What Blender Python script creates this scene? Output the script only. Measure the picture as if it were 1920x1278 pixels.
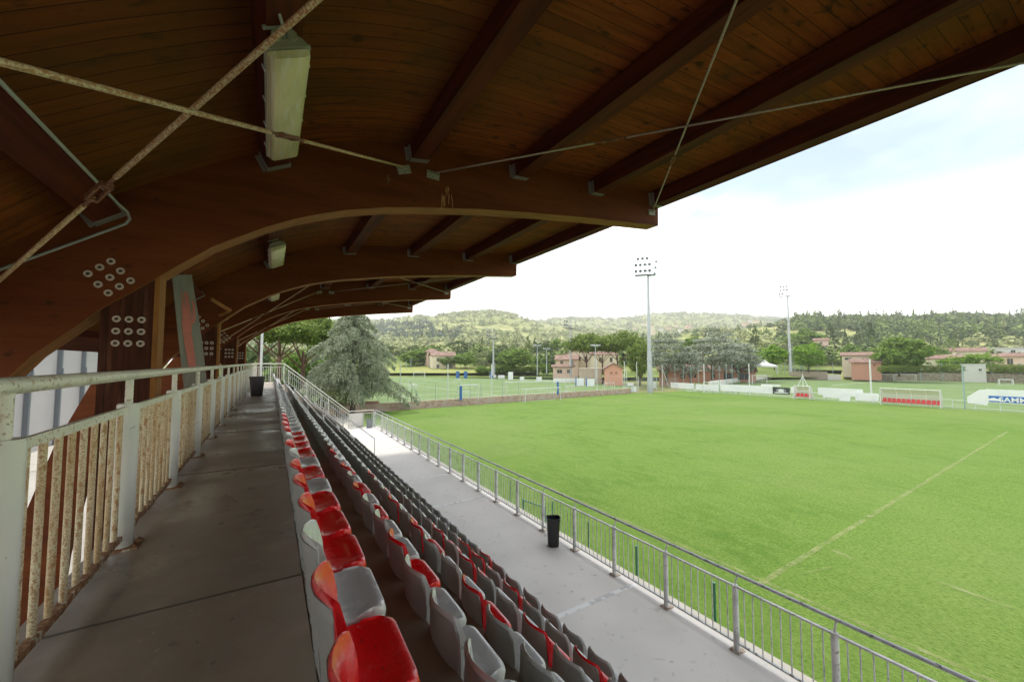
import bpy, math, random
from mathutils import Vector, Matrix, noise
R = math.radians
rnd = random.Random(7)
S = bpy.context.scene
COL = S.collection
for o in list(bpy.data.objects): bpy.data.objects.remove(o)

# ---------------------------------------------------------------- camera
FPX, HY, VX = 740.0, 679.0, 508.0
PITCH = math.atan((HY-639)/FPX); YAW = math.atan((960-VX)/(FPX/math.cos(PITCH)))
cd = bpy.data.cameras.new('camera'); cam = bpy.data.objects.new('camera', cd); COL.objects.link(cam)
cd.sensor_width = 36; cd.lens = 36*FPX/1920; cd.clip_start = .05; cd.clip_end = 12000
cam.location = (0, 0, 0); cam.rotation_euler = (math.pi/2+PITCH, 0, -YAW)
S.camera = cam
CF = Vector((math.sin(YAW)*math.cos(PITCH), math.cos(YAW)*math.cos(PITCH), math.sin(PITCH)))
CR = Vector((math.cos(YAW), -math.sin(YAW), 0)); CU = CR.cross(CF)
def ray(x, y): return CF + CR*((x-960)/FPX) - CU*((y-639)/FPX)
def at(x, y, d): return ray(x, y)*d                      # point seen at pixel, at a chosen distance
def atz(x, y, z): r = ray(x, y); return r*(z/r.z)
def proj(p):
    d = p.dot(CF)
    return (960+FPX*p.dot(CR)/d, 639-FPX*p.dot(CU)/d, d)

# ---------------------------------------------------------------- world, sun, exposure
SUN = Vector((.10, .50, 1.0)).normalized()
el = math.asin(SUN.z); az = math.atan2(SUN.x, SUN.y)
W = bpy.data.worlds.new('World'); S.world = W; W.use_nodes = True
nt = W.node_tree; N = nt.nodes; L = nt.links
for n in list(N): N.remove(n)
out = N.new('ShaderNodeOutputWorld'); bg = N.new('ShaderNodeBackground'); L.new(bg.outputs[0], out.inputs[0])
sky = N.new('ShaderNodeTexSky'); sky.sky_type = 'NISHITA'; sky.sun_disc = False
sky.sun_elevation = el; sky.sun_rotation = az; sky.dust_density = .8; sky.air_density = 1.0; sky.ozone_density = 1.0
tc = N.new('ShaderNodeTexCoord'); sx = N.new('ShaderNodeSeparateXYZ'); L.new(tc.outputs['Generated'], sx.inputs[0])
zc = N.new('ShaderNodeMath'); zc.operation = 'ADD'; zc.inputs[1].default_value = .25; L.new(sx.outputs[2], zc.inputs[0])
dv = N.new('ShaderNodeVectorMath'); dv.operation = 'DIVIDE'; L.new(tc.outputs['Generated'], dv.inputs[0])
cb = N.new('ShaderNodeCombineXYZ'); [L.new(zc.outputs[0], cb.inputs[i]) for i in range(3)]; L.new(cb.outputs[0], dv.inputs[1])
cn = N.new('ShaderNodeTexNoise'); cn.inputs['Scale'].default_value = 3.3; cn.inputs['Detail'].default_value = 8; cn.inputs['Roughness'].default_value = .52
L.new(dv.outputs[0], cn.inputs['Vector'])
cr = N.new('ShaderNodeMapRange'); cr.inputs[1].default_value = .42; cr.inputs[2].default_value = .72; cr.clamp = True; L.new(cn.outputs[0], cr.inputs[0])
hz = N.new('ShaderNodeMapRange'); hz.inputs[1].default_value = .33; hz.inputs[2].default_value = .05; hz.inputs[3].default_value = 0; hz.inputs[4].default_value = 1.0; hz.clamp = True; L.new(sx.outputs[2], hz.inputs[0])
dt = N.new('ShaderNodeVectorMath'); dt.operation = 'DOT_PRODUCT'; L.new(tc.outputs['Generated'], dt.inputs[0]); dt.inputs[1].default_value = ray(1830, 170).normalized()
dm = N.new('ShaderNodeMapRange'); dm.interpolation_type = 'SMOOTHSTEP'; dm.inputs[1].default_value = .82; dm.inputs[2].default_value = .985; dm.inputs[3].default_value = 1; dm.inputs[4].default_value = .12; L.new(dt.outputs['Value'], dm.inputs[0])
cm = N.new('ShaderNodeMath'); cm.operation = 'MULTIPLY'; L.new(cr.outputs[0], cm.inputs[0]); L.new(dm.outputs[0], cm.inputs[1])
mxx = N.new('ShaderNodeMath'); mxx.operation = 'MAXIMUM'; L.new(cm.outputs[0], mxx.inputs[0]); L.new(hz.outputs[0], mxx.inputs[1])
mul = N.new('ShaderNodeMath'); mul.operation = 'MULTIPLY'; mul.inputs[1].default_value = .92; L.new(mxx.outputs[0], mul.inputs[0])
mix = N.new('ShaderNodeMix'); mix.data_type = 'RGBA'; L.new(mul.outputs[0], mix.inputs['Factor']); tn = N.new('ShaderNodeVectorMath'); tn.operation = 'MULTIPLY'; tn.inputs[1].default_value = (.55, .50, .39); L.new(sky.outputs[0], tn.inputs[0]); L.new(tn.outputs[0], mix.inputs['A']); mix.inputs['B'].default_value = (7.9, 7.75, 7.5, 1)
L.new(mix.outputs['Result'], bg.inputs[0]); bg.inputs[1].default_value = .15
sd = bpy.data.lights.new('sun', 'SUN'); sd.energy = .9; sd.angle = R(6.0); sd.color = (1, .95, .86)
so = bpy.data.objects.new('sun', sd); COL.objects.link(so); so.rotation_euler = (-SUN).to_track_quat('-Z', 'Y').to_euler()
S.view_settings.view_transform = 'Standard'; S.view_settings.look = 'None'; S.view_settings.gamma = 1
S.view_settings.exposure = 1.85
S.cycles.max_bounces = 8; S.cycles.diffuse_bounces = 5; S.cycles.sample_clamp_indirect = 6

# ---------------------------------------------------------------- mesh helpers
class MB:
    def __init__(s): s.v = []; s.f = []; s.mi = []; s.m = 0
    def add(s, vs, fs):
        b = len(s.v); s.v += [tuple(v) for v in vs]; s.f += [tuple(i+b for i in f) for f in fs]; s.mi += [s.m]*len(fs); return s
    def box(s, x0, x1, y0, y1, z0, z1, M=None):
        vs = [Vector(p) for p in ((x0,y0,z0),(x1,y0,z0),(x1,y1,z0),(x0,y1,z0),(x0,y0,z1),(x1,y0,z1),(x1,y1,z1),(x0,y1,z1))]
        if M: vs = [M @ v for v in vs]
        return s.add(vs, [(0,3,2,1),(4,5,6,7),(0,1,5,4),(1,2,6,5),(2,3,7,6),(3,0,4,7)])
    def beam(s, a, b, w, h, up=Vector((0,0,1))):          # rectangular bar from a to b
        a = Vector(a); b = Vector(b); d = (b-a).normalized()
        sd_ = d.cross(up); sd_ = sd_.normalized() if sd_.length > 1e-4 else Vector((1,0,0)); u = sd_.cross(d)
        vs = []
        for p in (a, b):
            for i, j in ((-1,-1),(1,-1),(1,1),(-1,1)): vs.append(p+sd_*(w/2*i)+u*(h/2*j))
        return s.add(vs, [(0,1,2,3),(7,6,5,4),(0,4,5,1),(1,5,6,2),(2,6,7,3),(3,7,4,0)])
    def tube(s, pts, r, n=8, r1=None):
        pts = [Vector(p) for p in pts]; k = len(pts); base = len(s.v); ref = Vector((.31,.17,.93))
        rr = r if isinstance(r, (list, tuple)) else [r+((r1 if r1 is not None else r)-r)*i/max(1,k-1) for i in range(k)]
        vs = []; fs = []
        for i, p in enumerate(pts):
            d = (pts[min(i+1,k-1)]-pts[max(i-1,0)]).normalized()
            a = d.cross(ref).normalized(); b_ = d.cross(a)
            for j in range(n):
                t = 2*math.pi*j/n; vs.append(p+a*(rr[i]*math.cos(t))+b_*(rr[i]*math.sin(t)))
        for i in range(k-1):
            for j in range(n): fs.append((i*n+j, i*n+(j+1)%n, (i+1)*n+(j+1)%n, (i+1)*n+j))
        fs.append(tuple(range(n))[::-1]); fs.append(tuple((k-1)*n+j for j in range(n)))
        return s.add(vs, fs)
    def cyl(s, x, y, z0, z1, r, n=12, r1=None): return s.tube([(x,y,z0),(x,y,z1)], r, n, r1)
    def prism(s, poly, ya, yb):                           # poly in XZ extruded along Y
        n = len(poly); vs = [(x,ya,z) for x,z in poly]+[(x,yb,z) for x,z in poly]
        fs = [tuple(range(n)), tuple(range(2*n-1,n-1,-1))]+[(i,n+i,n+(i+1)%n,(i+1)%n) for i in range(n)]
        return s.add(vs, fs)
    def quad(s, a, b, c, d): return s.add([a,b,c,d], [(0,1,2,3)])
    def build(s, name, mat, parent=None, smooth=False, angle=None, origin=None):
        me = bpy.data.meshes.new(name); vs = s.v
        if origin is not None: vs = [tuple(Vector(v)-Vector(origin)) for v in vs]
        me.from_pydata(vs, [], s.f)
        mats = mat if isinstance(mat, list) else [mat]
        for m in mats: me.materials.append(m)
        if len(mats) > 1: me.polygons.foreach_set('material_index', s.mi)
        if smooth:
            me.shade_smooth()
            if angle: me.set_sharp_from_angle(angle=R(angle))
        me.update()
        o = bpy.data.objects.new(name, me); COL.objects.link(o)
        if parent: o.parent = parent
        if origin is not None: o.location = origin
        return o
def fixn(o):
    import bmesh
    bm = bmesh.new(); bm.from_mesh(o.data); bmesh.ops.recalc_face_normals(bm, faces=bm.faces); bm.to_mesh(o.data); bm.free(); return o
def tag(o, label=None, cat=None, group=None, kind=None):
    if label: o['label'] = label
    if cat: o['category'] = cat
    if group: o['group'] = group
    if kind: o['kind'] = kind
    return o
def thing(name, loc, label, cat, group=None, rz=0):
    o = bpy.data.objects.new(name, None); COL.objects.link(o); o.location = loc; o.rotation_euler.z = rz
    o.empty_display_size = .2
    return tag(o, label, cat, group)
def struct(o): o['kind'] = 'structure'; return o
def copytree(o, parent=None):
    c = o.copy(); COL.objects.link(c); c.parent = parent
    for ch in [x for x in KIDS.get(o.name, [])] if False else list(o.children): copytree(ch, c)
    return c
KIDS = {}
UNITS = ['','first','second','third','fourth','fifth','sixth','seventh','eighth','ninth','tenth','eleventh','twelfth','thirteenth','fourteenth','fifteenth','sixteenth','seventeenth','eighteenth','nineteenth']
TENS = {2:'twenty',3:'thirty',4:'forty',5:'fifty',6:'sixty',7:'seventy'}; TENO = {2:'twentieth',3:'thirtieth',4:'fortieth',5:'fiftieth',6:'sixtieth',7:'seventieth'}
def ordw(n):
    if n < 20: return UNITS[n]
    return TENO[n//10] if n % 10 == 0 else TENS[n//10]+'-'+UNITS[n%10]

# ---------------------------------------------------------------- materials
def mat(name, col, rough=.6, metal=0, spec=.5, noise_=None, bump=None, coat=0, trans=0, extra=None, coords='Object'):
    """noise_: list of (scale, detail, lo, hi, colour, amount[, stretch])"""
    m = bpy.data.materials.new(name); m.use_nodes = True; nt = m.node_tree; b = nt.nodes['Principled BSDF']
    b.inputs['Base Color'].default_value = (*col, 1); b.inputs['Roughness'].default_value = rough; b.inputs['Metallic'].default_value = metal
    b.inputs['Specular IOR Level'].default_value = spec; b.inputs['Coat Weight'].default_value = coat
    if trans: b.inputs['Transmission Weight'].default_value = trans
    tcn = nt.nodes.new('ShaderNodeTexCoord') if coords == 'Object' else nt.nodes.new('ShaderNodeNewGeometry')
    src = tcn.outputs['Object'] if coords == 'Object' else tcn.outputs['Position']
    cur = None
    for it in (noise_ or []):
        sc, de, lo, hi, c, amt = it[:6]; st = it[6] if len(it) > 6 else (1,1,1)
        mp = nt.nodes.new('ShaderNodeMapping'); mp.inputs['Scale'].default_value = st; nt.links.new(src, mp.inputs['Vector'])
        n = nt.nodes.new('ShaderNodeTexNoise'); n.inputs['Scale'].default_value = sc; n.inputs['Detail'].default_value = de; nt.links.new(mp.outputs[0], n.inputs['Vector'])
        r = nt.nodes.new('ShaderNodeMapRange'); r.inputs[1].default_value = lo; r.inputs[2].default_value = hi; r.inputs[4].default_value = amt; nt.links.new(n.outputs[0], r.inputs[0])
        x = nt.nodes.new('ShaderNodeMix'); x.data_type = 'RGBA'; nt.links.new(r.outputs[0], x.inputs['Factor'])
        if cur is None: x.inputs['A'].default_value = (*col, 1)
        else: nt.links.new(cur, x.inputs['A'])
        x.inputs['B'].default_value = (*c, 1); cur = x.outputs['Result']
    if cur is not None: nt.links.new(cur, b.inputs['Base Color'])
    m['cur'] = 0
    if bump:
        n = nt.nodes.new('ShaderNodeTexNoise'); n.inputs['Scale'].default_value = bump[0]; n.inputs['Detail'].default_value = 5; nt.links.new(src, n.inputs['Vector'])
        bp = nt.nodes.new('ShaderNodeBump'); bp.inputs['Strength'].default_value = bump[1]; bp.inputs['Distance'].default_value = bump[2] if len(bump) > 2 else .01
        nt.links.new(n.outputs[0], bp.inputs['Height']); nt.links.new(bp.outputs[0], b.inputs['Normal'])
    if extra: extra(m, nt, b, src, cur)
    return m
def nd(nt, t, **k):
    n = nt.nodes.new(t)
    for a, v in k.items(): setattr(n, a, v)
    return n
def seams(axis, period, width, dark, vary=.35, prange=None):
    """dark joints every period along an axis, each board with its own tone"""
    def f(m, nt, b, src, cur):
        s = nd(nt, 'ShaderNodeSeparateXYZ'); nt.links.new(src, s.inputs[0])
        d = nd(nt, 'ShaderNodeMath', operation='DIVIDE'); d.inputs[1].default_value = period; nt.links.new(s.outputs[axis], d.inputs[0])
        fr = nd(nt, 'ShaderNodeMath', operation='FRACT'); nt.links.new(d.outputs[0], fr.inputs[0])
        fl = nd(nt, 'ShaderNodeMath', operation='FLOOR'); nt.links.new(d.outputs[0], fl.inputs[0])
        wn = nd(nt, 'ShaderNodeTexWhiteNoise', noise_dimensions='1D'); nt.links.new(fl.outputs[0], wn.inputs['W'])
        mr = nd(nt, 'ShaderNodeMapRange'); mr.inputs[3].default_value = 1-vary; mr.inputs[4].default_value = 1+vary; nt.links.new(wn.outputs[0], mr.inputs[0])
        lt = nd(nt, 'ShaderNodeMath', operation='LESS_THAN'); lt.inputs[1].default_value = width/period; nt.links.new(fr.outputs[0], lt.inputs[0])
        vm = nd(nt, 'ShaderNodeVectorMath', operation='SCALE')
        if cur is None: vm.inputs[0].default_value = b.inputs['Base Color'].default_value[:3]
        else: nt.links.new(cur, vm.inputs[0])
        nt.links.new(mr.outputs[0], vm.inputs['Scale'])
        x = nd(nt, 'ShaderNodeMix', data_type='RGBA'); nt.links.new(lt.outputs[0], x.inputs['Factor']); nt.links.new(vm.outputs[0], x.inputs['A']); x.inputs['B'].default_value = (*dark, 1)
        nt.links.new(x.outputs['Result'], b.inputs['Base Color'])
    return f
def rvar(lo, hi, sc):
    def f(m, nt, b, src, cur):
        n = nd(nt, 'ShaderNodeTexNoise'); n.inputs['Scale'].default_value = sc; n.inputs['Detail'].default_value = 6; nt.links.new(src, n.inputs['Vector'])
        r = nd(nt, 'ShaderNodeMapRange'); r.inputs[1].default_value = .35; r.inputs[2].default_value = .65; r.inputs[3].default_value = lo; r.inputs[4].default_value = hi
        nt.links.new(n.outputs[0], r.inputs[0]); nt.links.new(r.outputs[0], b.inputs['Roughness'])
    return f
M = {}
M['arch'] = mat('arch_wood', (.120,.030,.007), .7, spec=.15, noise_=[(2,6,.42,.68,(.075,.018,.005),.7,(.5,.5,4)), (1.1,4,.45,.75,(.17,.05,.012),.6,(.5,.5,2)), (26,4,.48,.7,(.07,.017,.005),.35,(.08,.5,1.2)), (4,3,.66,.72,(.03,.012,.005),.7,(1,1,2))], bump=(30,.15,.004))
M['soffit'] = mat('arch_soffit_bounce_lit_wood', (.27,.115,.028), .7, spec=.15, noise_=[(14,6,.4,.7,(.10,.045,.014),.8,(.15,2.5,.15))], bump=(30,.15,.004))  # less stained than the arch faces, with bounce light from below painted in
M['column'] = mat('column_wood', (.070,.020,.008), .7, spec=.15, noise_=[(5,7,.4,.7,(.026,.009,.004),.9,(5,5,.5)), (2.5,4,.55,.75,(.13,.06,.03),.7,(6,6,.6))], extra=seams(0,.135,.006,(.01,.005,.003),.2))
M['board'] = mat('ceiling_boards', (.185,.045,.008), .75, spec=.12, noise_=[(2.5,6,.4,.7,(.075,.020,.004),.7,(.5,6,.5)), (6.5,3,.60,.70,(.022,.009,.004),.85,(.7,1.6,.7)), (1.4,4,.55,.72,(.05,.024,.006),.6), (.35,3,.45,.65,(.095,.040,.006),.7)], extra=seams(1,.16,.008,(.030,.010,.003),.14))
M['purlin'] = mat('purlin_wood', (.085,.018,.006), .7, spec=.12, noise_=[(3,7,.4,.7,(.026,.007,.004),.8,(5,.3,5))])
M['hanger'] = mat('hanger_steel', (.30,.29,.26), .5, .6)
M['plug'] = mat('bolt_plug', (.50,.43,.34), .6, noise_=[(30,3,.5,.6,(.25,.18,.12),.6)])
M['plugd'] = mat('bolt_hole', (.05,.03,.02), .7)
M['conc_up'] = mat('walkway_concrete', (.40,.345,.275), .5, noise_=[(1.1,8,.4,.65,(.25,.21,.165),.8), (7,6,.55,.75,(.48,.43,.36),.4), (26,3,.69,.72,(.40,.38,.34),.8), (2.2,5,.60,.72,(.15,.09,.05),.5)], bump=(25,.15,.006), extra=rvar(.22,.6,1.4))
M['joint'] = mat('joint_dark', (.12,.10,.078), .9, noise_=[(20,4,.5,.7,(.15,.13,.11),.8)])
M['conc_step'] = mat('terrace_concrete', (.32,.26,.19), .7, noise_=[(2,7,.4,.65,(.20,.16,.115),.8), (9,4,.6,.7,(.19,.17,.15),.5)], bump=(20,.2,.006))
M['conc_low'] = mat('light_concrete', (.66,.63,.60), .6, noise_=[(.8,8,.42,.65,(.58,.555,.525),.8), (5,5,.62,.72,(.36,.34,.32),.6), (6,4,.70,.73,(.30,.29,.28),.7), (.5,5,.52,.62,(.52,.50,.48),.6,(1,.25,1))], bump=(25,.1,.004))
M['conc_white'] = mat('pale_kerb', (.48,.45,.40), .7, noise_=[(3,6,.45,.7,(.36,.34,.29),.7)])
M['sealant'] = mat('white_sealant', (.75,.75,.75), .5, noise_=[(6,5,.5,.6,(.38,.37,.36),.7)])
M['white_rail'] = mat('rusty_white_paint', (.70,.68,.55), .38, noise_=[(60,5,.60,.64,(.25,.10,.03),.9), (18,6,.60,.68,(.36,.22,.08),.7), (3,3,.5,.7,(.50,.52,.43),.7)], bump=(60,.15,.002), coords='World')
M['rusty_bar'] = mat('rusty_bar_paint', (.70,.63,.42), .5, noise_=[(9,6,.40,.62,(.50,.36,.17),.75,(1,1,.22)), (150,8,.47,.60,(.36,.17,.05),.8), (38,6,.56,.64,(.34,.16,.045),.8,(1,1,.5))], bump=(60,.2,.002), coords='World')
M['rust'] = mat('flaking_rust', (.24,.10,.04), .8, noise_=[(40,6,.45,.6,(.40,.25,.12),.8), (22,4,.58,.64,(.60,.58,.46),.85)], bump=(60,.6,.01), coords='World')
M['post_clean'] = mat('pale_post_paint', (.68,.68,.60), .3, noise_=[(22,5,.66,.70,(.36,.22,.08),.8), (2,3,.5,.7,(.55,.58,.52),.6)], coords='World')
M['grey_rail'] = mat('galvanised_paint', (.74,.74,.75), .4, 0, noise_=[(20,5,.60,.66,(.22,.17,.12),.7), (4,4,.45,.7,(.33,.34,.36),.7)], coords='World')
M['handgrey'] = mat('weathered_handrail', (.42,.44,.47), .4, 0, noise_=[(14,5,.60,.64,(.06,.05,.05),.85), (5,4,.5,.7,(.26,.28,.31),.7)], coords='World')
def wear(m, nt, b, src, cur):
    n = nd(nt, 'ShaderNodeTexNoise'); n.inputs['Scale'].default_value = 9; n.inputs['Detail'].default_value = 6; nt.links.new(src, n.inputs['Vector'])
    r = nd(nt, 'ShaderNodeMapRange'); r.inputs[1].default_value = .4; r.inputs[2].default_value = .7; r.inputs[3].default_value = .16; r.inputs[4].default_value = .42
    nt.links.new(n.outputs[0], r.inputs[0]); nt.links.new(r.outputs[0], b.inputs['Roughness'])
M['seat_red'] = mat('red_seat_plastic', (.76,.008,.014), .28, coat=.22, noise_=[(2.2,3,.45,.8,(.50,.010,.014),.4), (34,3,.70,.73,(.62,.50,.45),.7), (60,2,.70,.72,(.08,.01,.01),.7)], extra=wear, coords='World')
M['seat_grey'] = mat('grey_seat_plastic', (.58,.58,.585), .26, coat=.25, noise_=[(2.2,3,.45,.8,(.46,.46,.465),.4), (40,3,.70,.73,(.12,.12,.12),.7)], extra=wear, coords='World')
M['seat_back'] = mat('dark_grey_seat_backing', (.40,.40,.395), .5, noise_=[(6,4,.45,.7,(.33,.33,.325),.6)], coords='World')
M['black_plastic'] = mat('black_plastic', (.018,.018,.020), .4)
M['dark_plastic'] = mat('dark_grey_plastic', (.055,.05,.055), .45)
M['grey_bin'] = mat('grey_bin', (.25,.27,.29), .5)
M['rod'] = mat('rusty_rod', (.50,.42,.24), .5, 0, noise_=[(70,6,.46,.54,(.30,.13,.03),.9)], bump=(90,.4,.003))
M['rod_clean'] = mat('pale_rod', (.34,.29,.23), .5, .3, noise_=[(60,4,.5,.6,(.2,.12,.06),.6)])
M['plate_rail'] = mat('rail_base_steel', (.30,.22,.16), .7, noise_=[(20,5,.45,.6,(.48,.45,.41),.7)])
M['rod_rust'] = mat('turnbuckle_rust', (.13,.05,.025), .7, .2, noise_=[(50,4,.5,.6,(.28,.15,.06),.7)])
M['plate'] = mat('gusset_plate', (.33,.33,.27), .55, .3, noise_=[(50,3,.5,.6,(.10,.10,.07),.9)])
M['conduit'] = mat('grey_conduit', (.28,.30,.26), .45)
M['lamp_body'] = mat('lamp_housing', (.26,.26,.19), .45)
def ribs(m, nt, b, src, cur):
    w = nd(nt, 'ShaderNodeTexWave', wave_type='BANDS', bands_direction='X'); w.inputs['Scale'].default_value = 24; nt.links.new(src, w.inputs['Vector'])
    bp = nd(nt, 'ShaderNodeBump'); bp.inputs['Strength'].default_value = .3; bp.inputs['Distance'].default_value = .01; nt.links.new(w.outputs[0], bp.inputs['Height']); nt.links.new(bp.outputs[0], b.inputs['Normal'])
M['lamp_glass'] = mat('lamp_diffuser', (.66,.60,.36), .22, noise_=[(4,5,.4,.7,(.44,.42,.22),.8,(1,.5,1)), (8,4,.5,.65,(.66,.65,.53),.7,(3,.3,1))], extra=ribs)
M['lamp_tray'] = mat('lamp_reflector', (.62,.63,.50), .4)
M['grey_plank'] = mat('grey_panel', (.22,.22,.17), .6, noise_=[(6,4,.45,.7,(.16,.16,.12),.7,(3,3,.4))])
M['pink'] = mat('pink_spray_paint', (.52,.16,.11), .6, noise_=[(9,5,.5,.65,(.34,.14,.09),.6)])
def grass_extra(c2, dark, stripes):
    def f(m, nt, b, src, cur): pass
    return f
M['grass'] = mat('pitch_grass', (.145,.240,.040), .85, spec=.12, noise_=[(.35,8,.4,.65,(.090,.180,.022),.9), (3,8,.42,.60,(.175,.265,.055),.7,(1,.45,1)), (14,6,.46,.62,(.060,.130,.016),.55), (.09,4,.48,.66,(.185,.255,.070),.6), (45,4,.50,.66,(.22,.30,.07),.6), (26,5,.50,.62,(.055,.135,.010),.6,(1,.3,1))], bump=(30,.8,.04))
M['worn'] = mat('worn_line_turf', (.30,.34,.10), .9, spec=.1, noise_=[(1.2,6,.45,.6,(.19,.31,.04),.85), (14,5,.5,.6,(.44,.44,.22),.7)])
M['turf'] = mat('artificial_turf', (.155,.225,.085), .85, spec=.15, noise_=[(.2,6,.4,.65,(.125,.19,.065),.7), (6,4,.5,.7,(.19,.26,.105),.5)])
M['line'] = mat('line_paint', (.70,.72,.66), .8)
M['meadow'] = mat('dry_meadow', (.27,.29,.10), .9, spec=.1, noise_=[(.08,6,.42,.62,(.22,.29,.06),.9), (1,5,.45,.65,(.42,.40,.15),.6)])
M['earth'] = mat('ground_soil', (.18,.22,.06), .95, spec=.1, noise_=[(.05,6,.42,.62,(.25,.25,.09),.9)])
M['hill'] = mat('hillside_fields', (.32,.34,.12), .95, spec=.05, noise_=[(.012,6,.46,.54,(.46,.45,.20),.9), (.05,6,.49,.57,(.16,.20,.06),.8), (.22,4,.53,.60,(.10,.14,.04),.7)])
def leaf(name, c1, c2, c3):
    def f(m, nt, b, src, cur):
        g = nd(nt, 'ShaderNodeNewGeometry'); r = nd(nt, 'ShaderNodeValToRGB'); e = r.color_ramp.elements
        e[0].color = (*c1, 1); e[1].color = (*c3, 1); e.new(.5).color = (*c2, 1)
        nt.links.new(g.outputs['Random Per Island'], r.inputs[0]); nt.links.new(r.outputs[0], b.inputs['Base Color'])
        tr = nd(nt, 'ShaderNodeBsdfTranslucent'); nt.links.new(r.outputs[0], tr.inputs[0])
        ad = nd(nt, 'ShaderNodeMixShader'); ad.inputs[0].default_value = .35
        o = [n for n in nt.nodes if n.type == 'OUTPUT_MATERIAL'][0]
        nt.links.new(b.outputs[0], ad.inputs[1]); nt.links.new(tr.outputs[0], ad.inputs[2]); nt.links.new(ad.outputs[0], o.inputs[0])
    return mat(name, c2, .65, spec=.2, extra=f)
M['lf_green'] = leaf('mid_green_leaves', (.085,.155,.02), (.165,.275,.04), (.27,.38,.075))
M['lf_bright'] = leaf('bright_green_leaves', (.12,.24,.015), (.20,.36,.025), (.27,.42,.05))
M['lf_dark'] = leaf('dark_green_leaves', (.06,.10,.03), (.10,.155,.045), (.16,.21,.065))
M['lf_pine'] = leaf('pine_needles', (.09,.15,.025), (.19,.27,.05), (.30,.38,.09))
M['lf_cedar'] = leaf('blue_cedar_needles', (.17,.21,.13), (.37,.42,.29), (.60,.62,.46))
M['lf_cedar2'] = leaf('grey_cedar_needles', (.17,.20,.15), (.35,.39,.30), (.52,.55,.44))
M['lf_olive'] = leaf('olive_leaves', (.12,.15,.06), (.19,.23,.09), (.28,.31,.15))
M['bark'] = mat('pine_bark', (.24,.13,.085), .9, noise_=[(6,5,.4,.6,(.10,.06,.045),.8)], bump=(12,.6,.03))
M['bark_grey'] = mat('grey_bark', (.15,.12,.10), .9)
M['galv'] = mat('galvanised_pole', (.52,.54,.57), .4, .35, noise_=[(2,3,.45,.6,(.44,.45,.48),.6,(1,1,.3))])
M['lampglass'] = mat('floodlight_glass', (.10,.11,.10), .15, .0)
M['wpost'] = mat('white_posts', (.70,.72,.70), .5)
M['gpost'] = mat('green_posts', (.06,.20,.15), .5)
M['tpost'] = mat('teal_grey_posts', (.30,.42,.42), .5)
M['wire'] = mat('fence_wire', (.30,.36,.34), .6, .2)
M['screen'] = mat('dark_green_screen', (.05,.09,.09), .8)
M['banner'] = mat('white_banner', (.88,.88,.88), .6, noise_=[(.8,4,.5,.65,(.78,.80,.82),.5)])
M['blue'] = mat('blue_banner', (.03,.17,.55), .6)
M['bluepad'] = mat('blue_padding', (.05,.16,.45), .6)
M['black'] = mat('black_board', (.04,.045,.05), .6)
M['redseat2'] = mat('dugout_red', (.60,.05,.05), .5)
def clear(m, nt, b, src, cur): b.inputs['Alpha'].default_value = .6
M['poly'] = mat('dugout_polycarbonate', (.72,.72,.70), .3, extra=clear)
M['brick'] = mat('terracotta_brick', (.56,.29,.21), .85, noise_=[(3,6,.45,.6,(.46,.23,.165),.7)])
M['brick_low'] = mat('low_wall_brick', (.52,.38,.30), .9, noise_=[(2.5,6,.45,.6,(.34,.24,.18),.7), (1,4,.5,.6,(.50,.42,.35),.8)])
M['cream'] = mat('cream_render', (.78,.68,.52), .85, noise_=[(1,5,.45,.65,(.70,.60,.45),.6)])
M['pinkw'] = mat('pink_render', (.74,.55,.45), .85, noise_=[(1,5,.45,.65,(.66,.48,.39),.6)])
M['whitew'] = mat('white_render', (.74,.72,.68), .85)
M['orangew'] = mat('orange_render', (.70,.36,.26), .85)
M['roof'] = mat('clay_roof_tiles', (.25,.145,.11), .85, noise_=[(3,4,.45,.6,(.15,.095,.075),.8), (.7,3,.5,.65,(.36,.25,.19),.7)])
M['window'] = mat('window_dark', (.05,.06,.06), .25)
M['stone'] = mat('stone_wall', (.38,.33,.26), .9, noise_=[(2,6,.45,.6,(.24,.20,.16),.9)])
M['sandwall'] = mat('sand_wall', (.52,.43,.34), .9, noise_=[(1,5,.45,.65,(.44,.36,.28),.6)])
M['marquee'] = mat('white_sheet_panels', (.42,.405,.40), .7)
M['bluesteel'] = mat('blue_grey_steel', (.16,.18,.20), .5, .3)
M['tar'] = mat('plaza_paving', (.46,.43,.39), .9, noise_=[(1.2,5,.4,.6,(.36,.34,.31),.7)])

# ---------------------------------------------------------------- key dimensions
HAZE = .00032
ZF = -5.5                # pitch level
ZU = -1.25               # upper walkway
ZL = -4.6                # lower walkway
YA = [5.73-6+6*i for i in range(5)]     # arch planes (front faces)
YEND = 30.0; YSTART = -3.0
NR = 6
XB = lambda r: .147+.5886*r
TR = lambda r: -1.444-.4853*r

# ================================================================ GRANDSTAND STRUCTURE
LOW = [(-3.55,-5.5),(-3.45,-4),(-3.2,-2.4),(-2.8,-1.25),(-2.35,-.45),(-2.0,.06),(-1.74,.33),(-1.54,.55),(-1.12,.915),(-.93,1.09),(-.62,1.358),(-.35,1.53),(-.09,1.69),(.2,1.84),(.5,1.97),(.83,2.09),(1.33,2.23),(1.8,2.33),(2.88,2.524),(3.94,2.675),(5.21,2.833),(7.34,3.063)]
TOP = [(7.36,3.80),(5.45,3.66),(3.6,3.5),(2.5,3.38),(1.83,3.29),(1.2,3.17),(.85,3.07),(.5,2.95),(.2,2.82),(0,2.72),(-.5,2.44),(-1.0,2.12),(-1.6,1.70),(-2.2,1.12),(-2.75,.38),(-3.2,-.4),(-3.7,-1.7),(-4.1,-3.2),(-4.3,-5.5)]
CEIL = TOP[:15][::-1]
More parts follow.
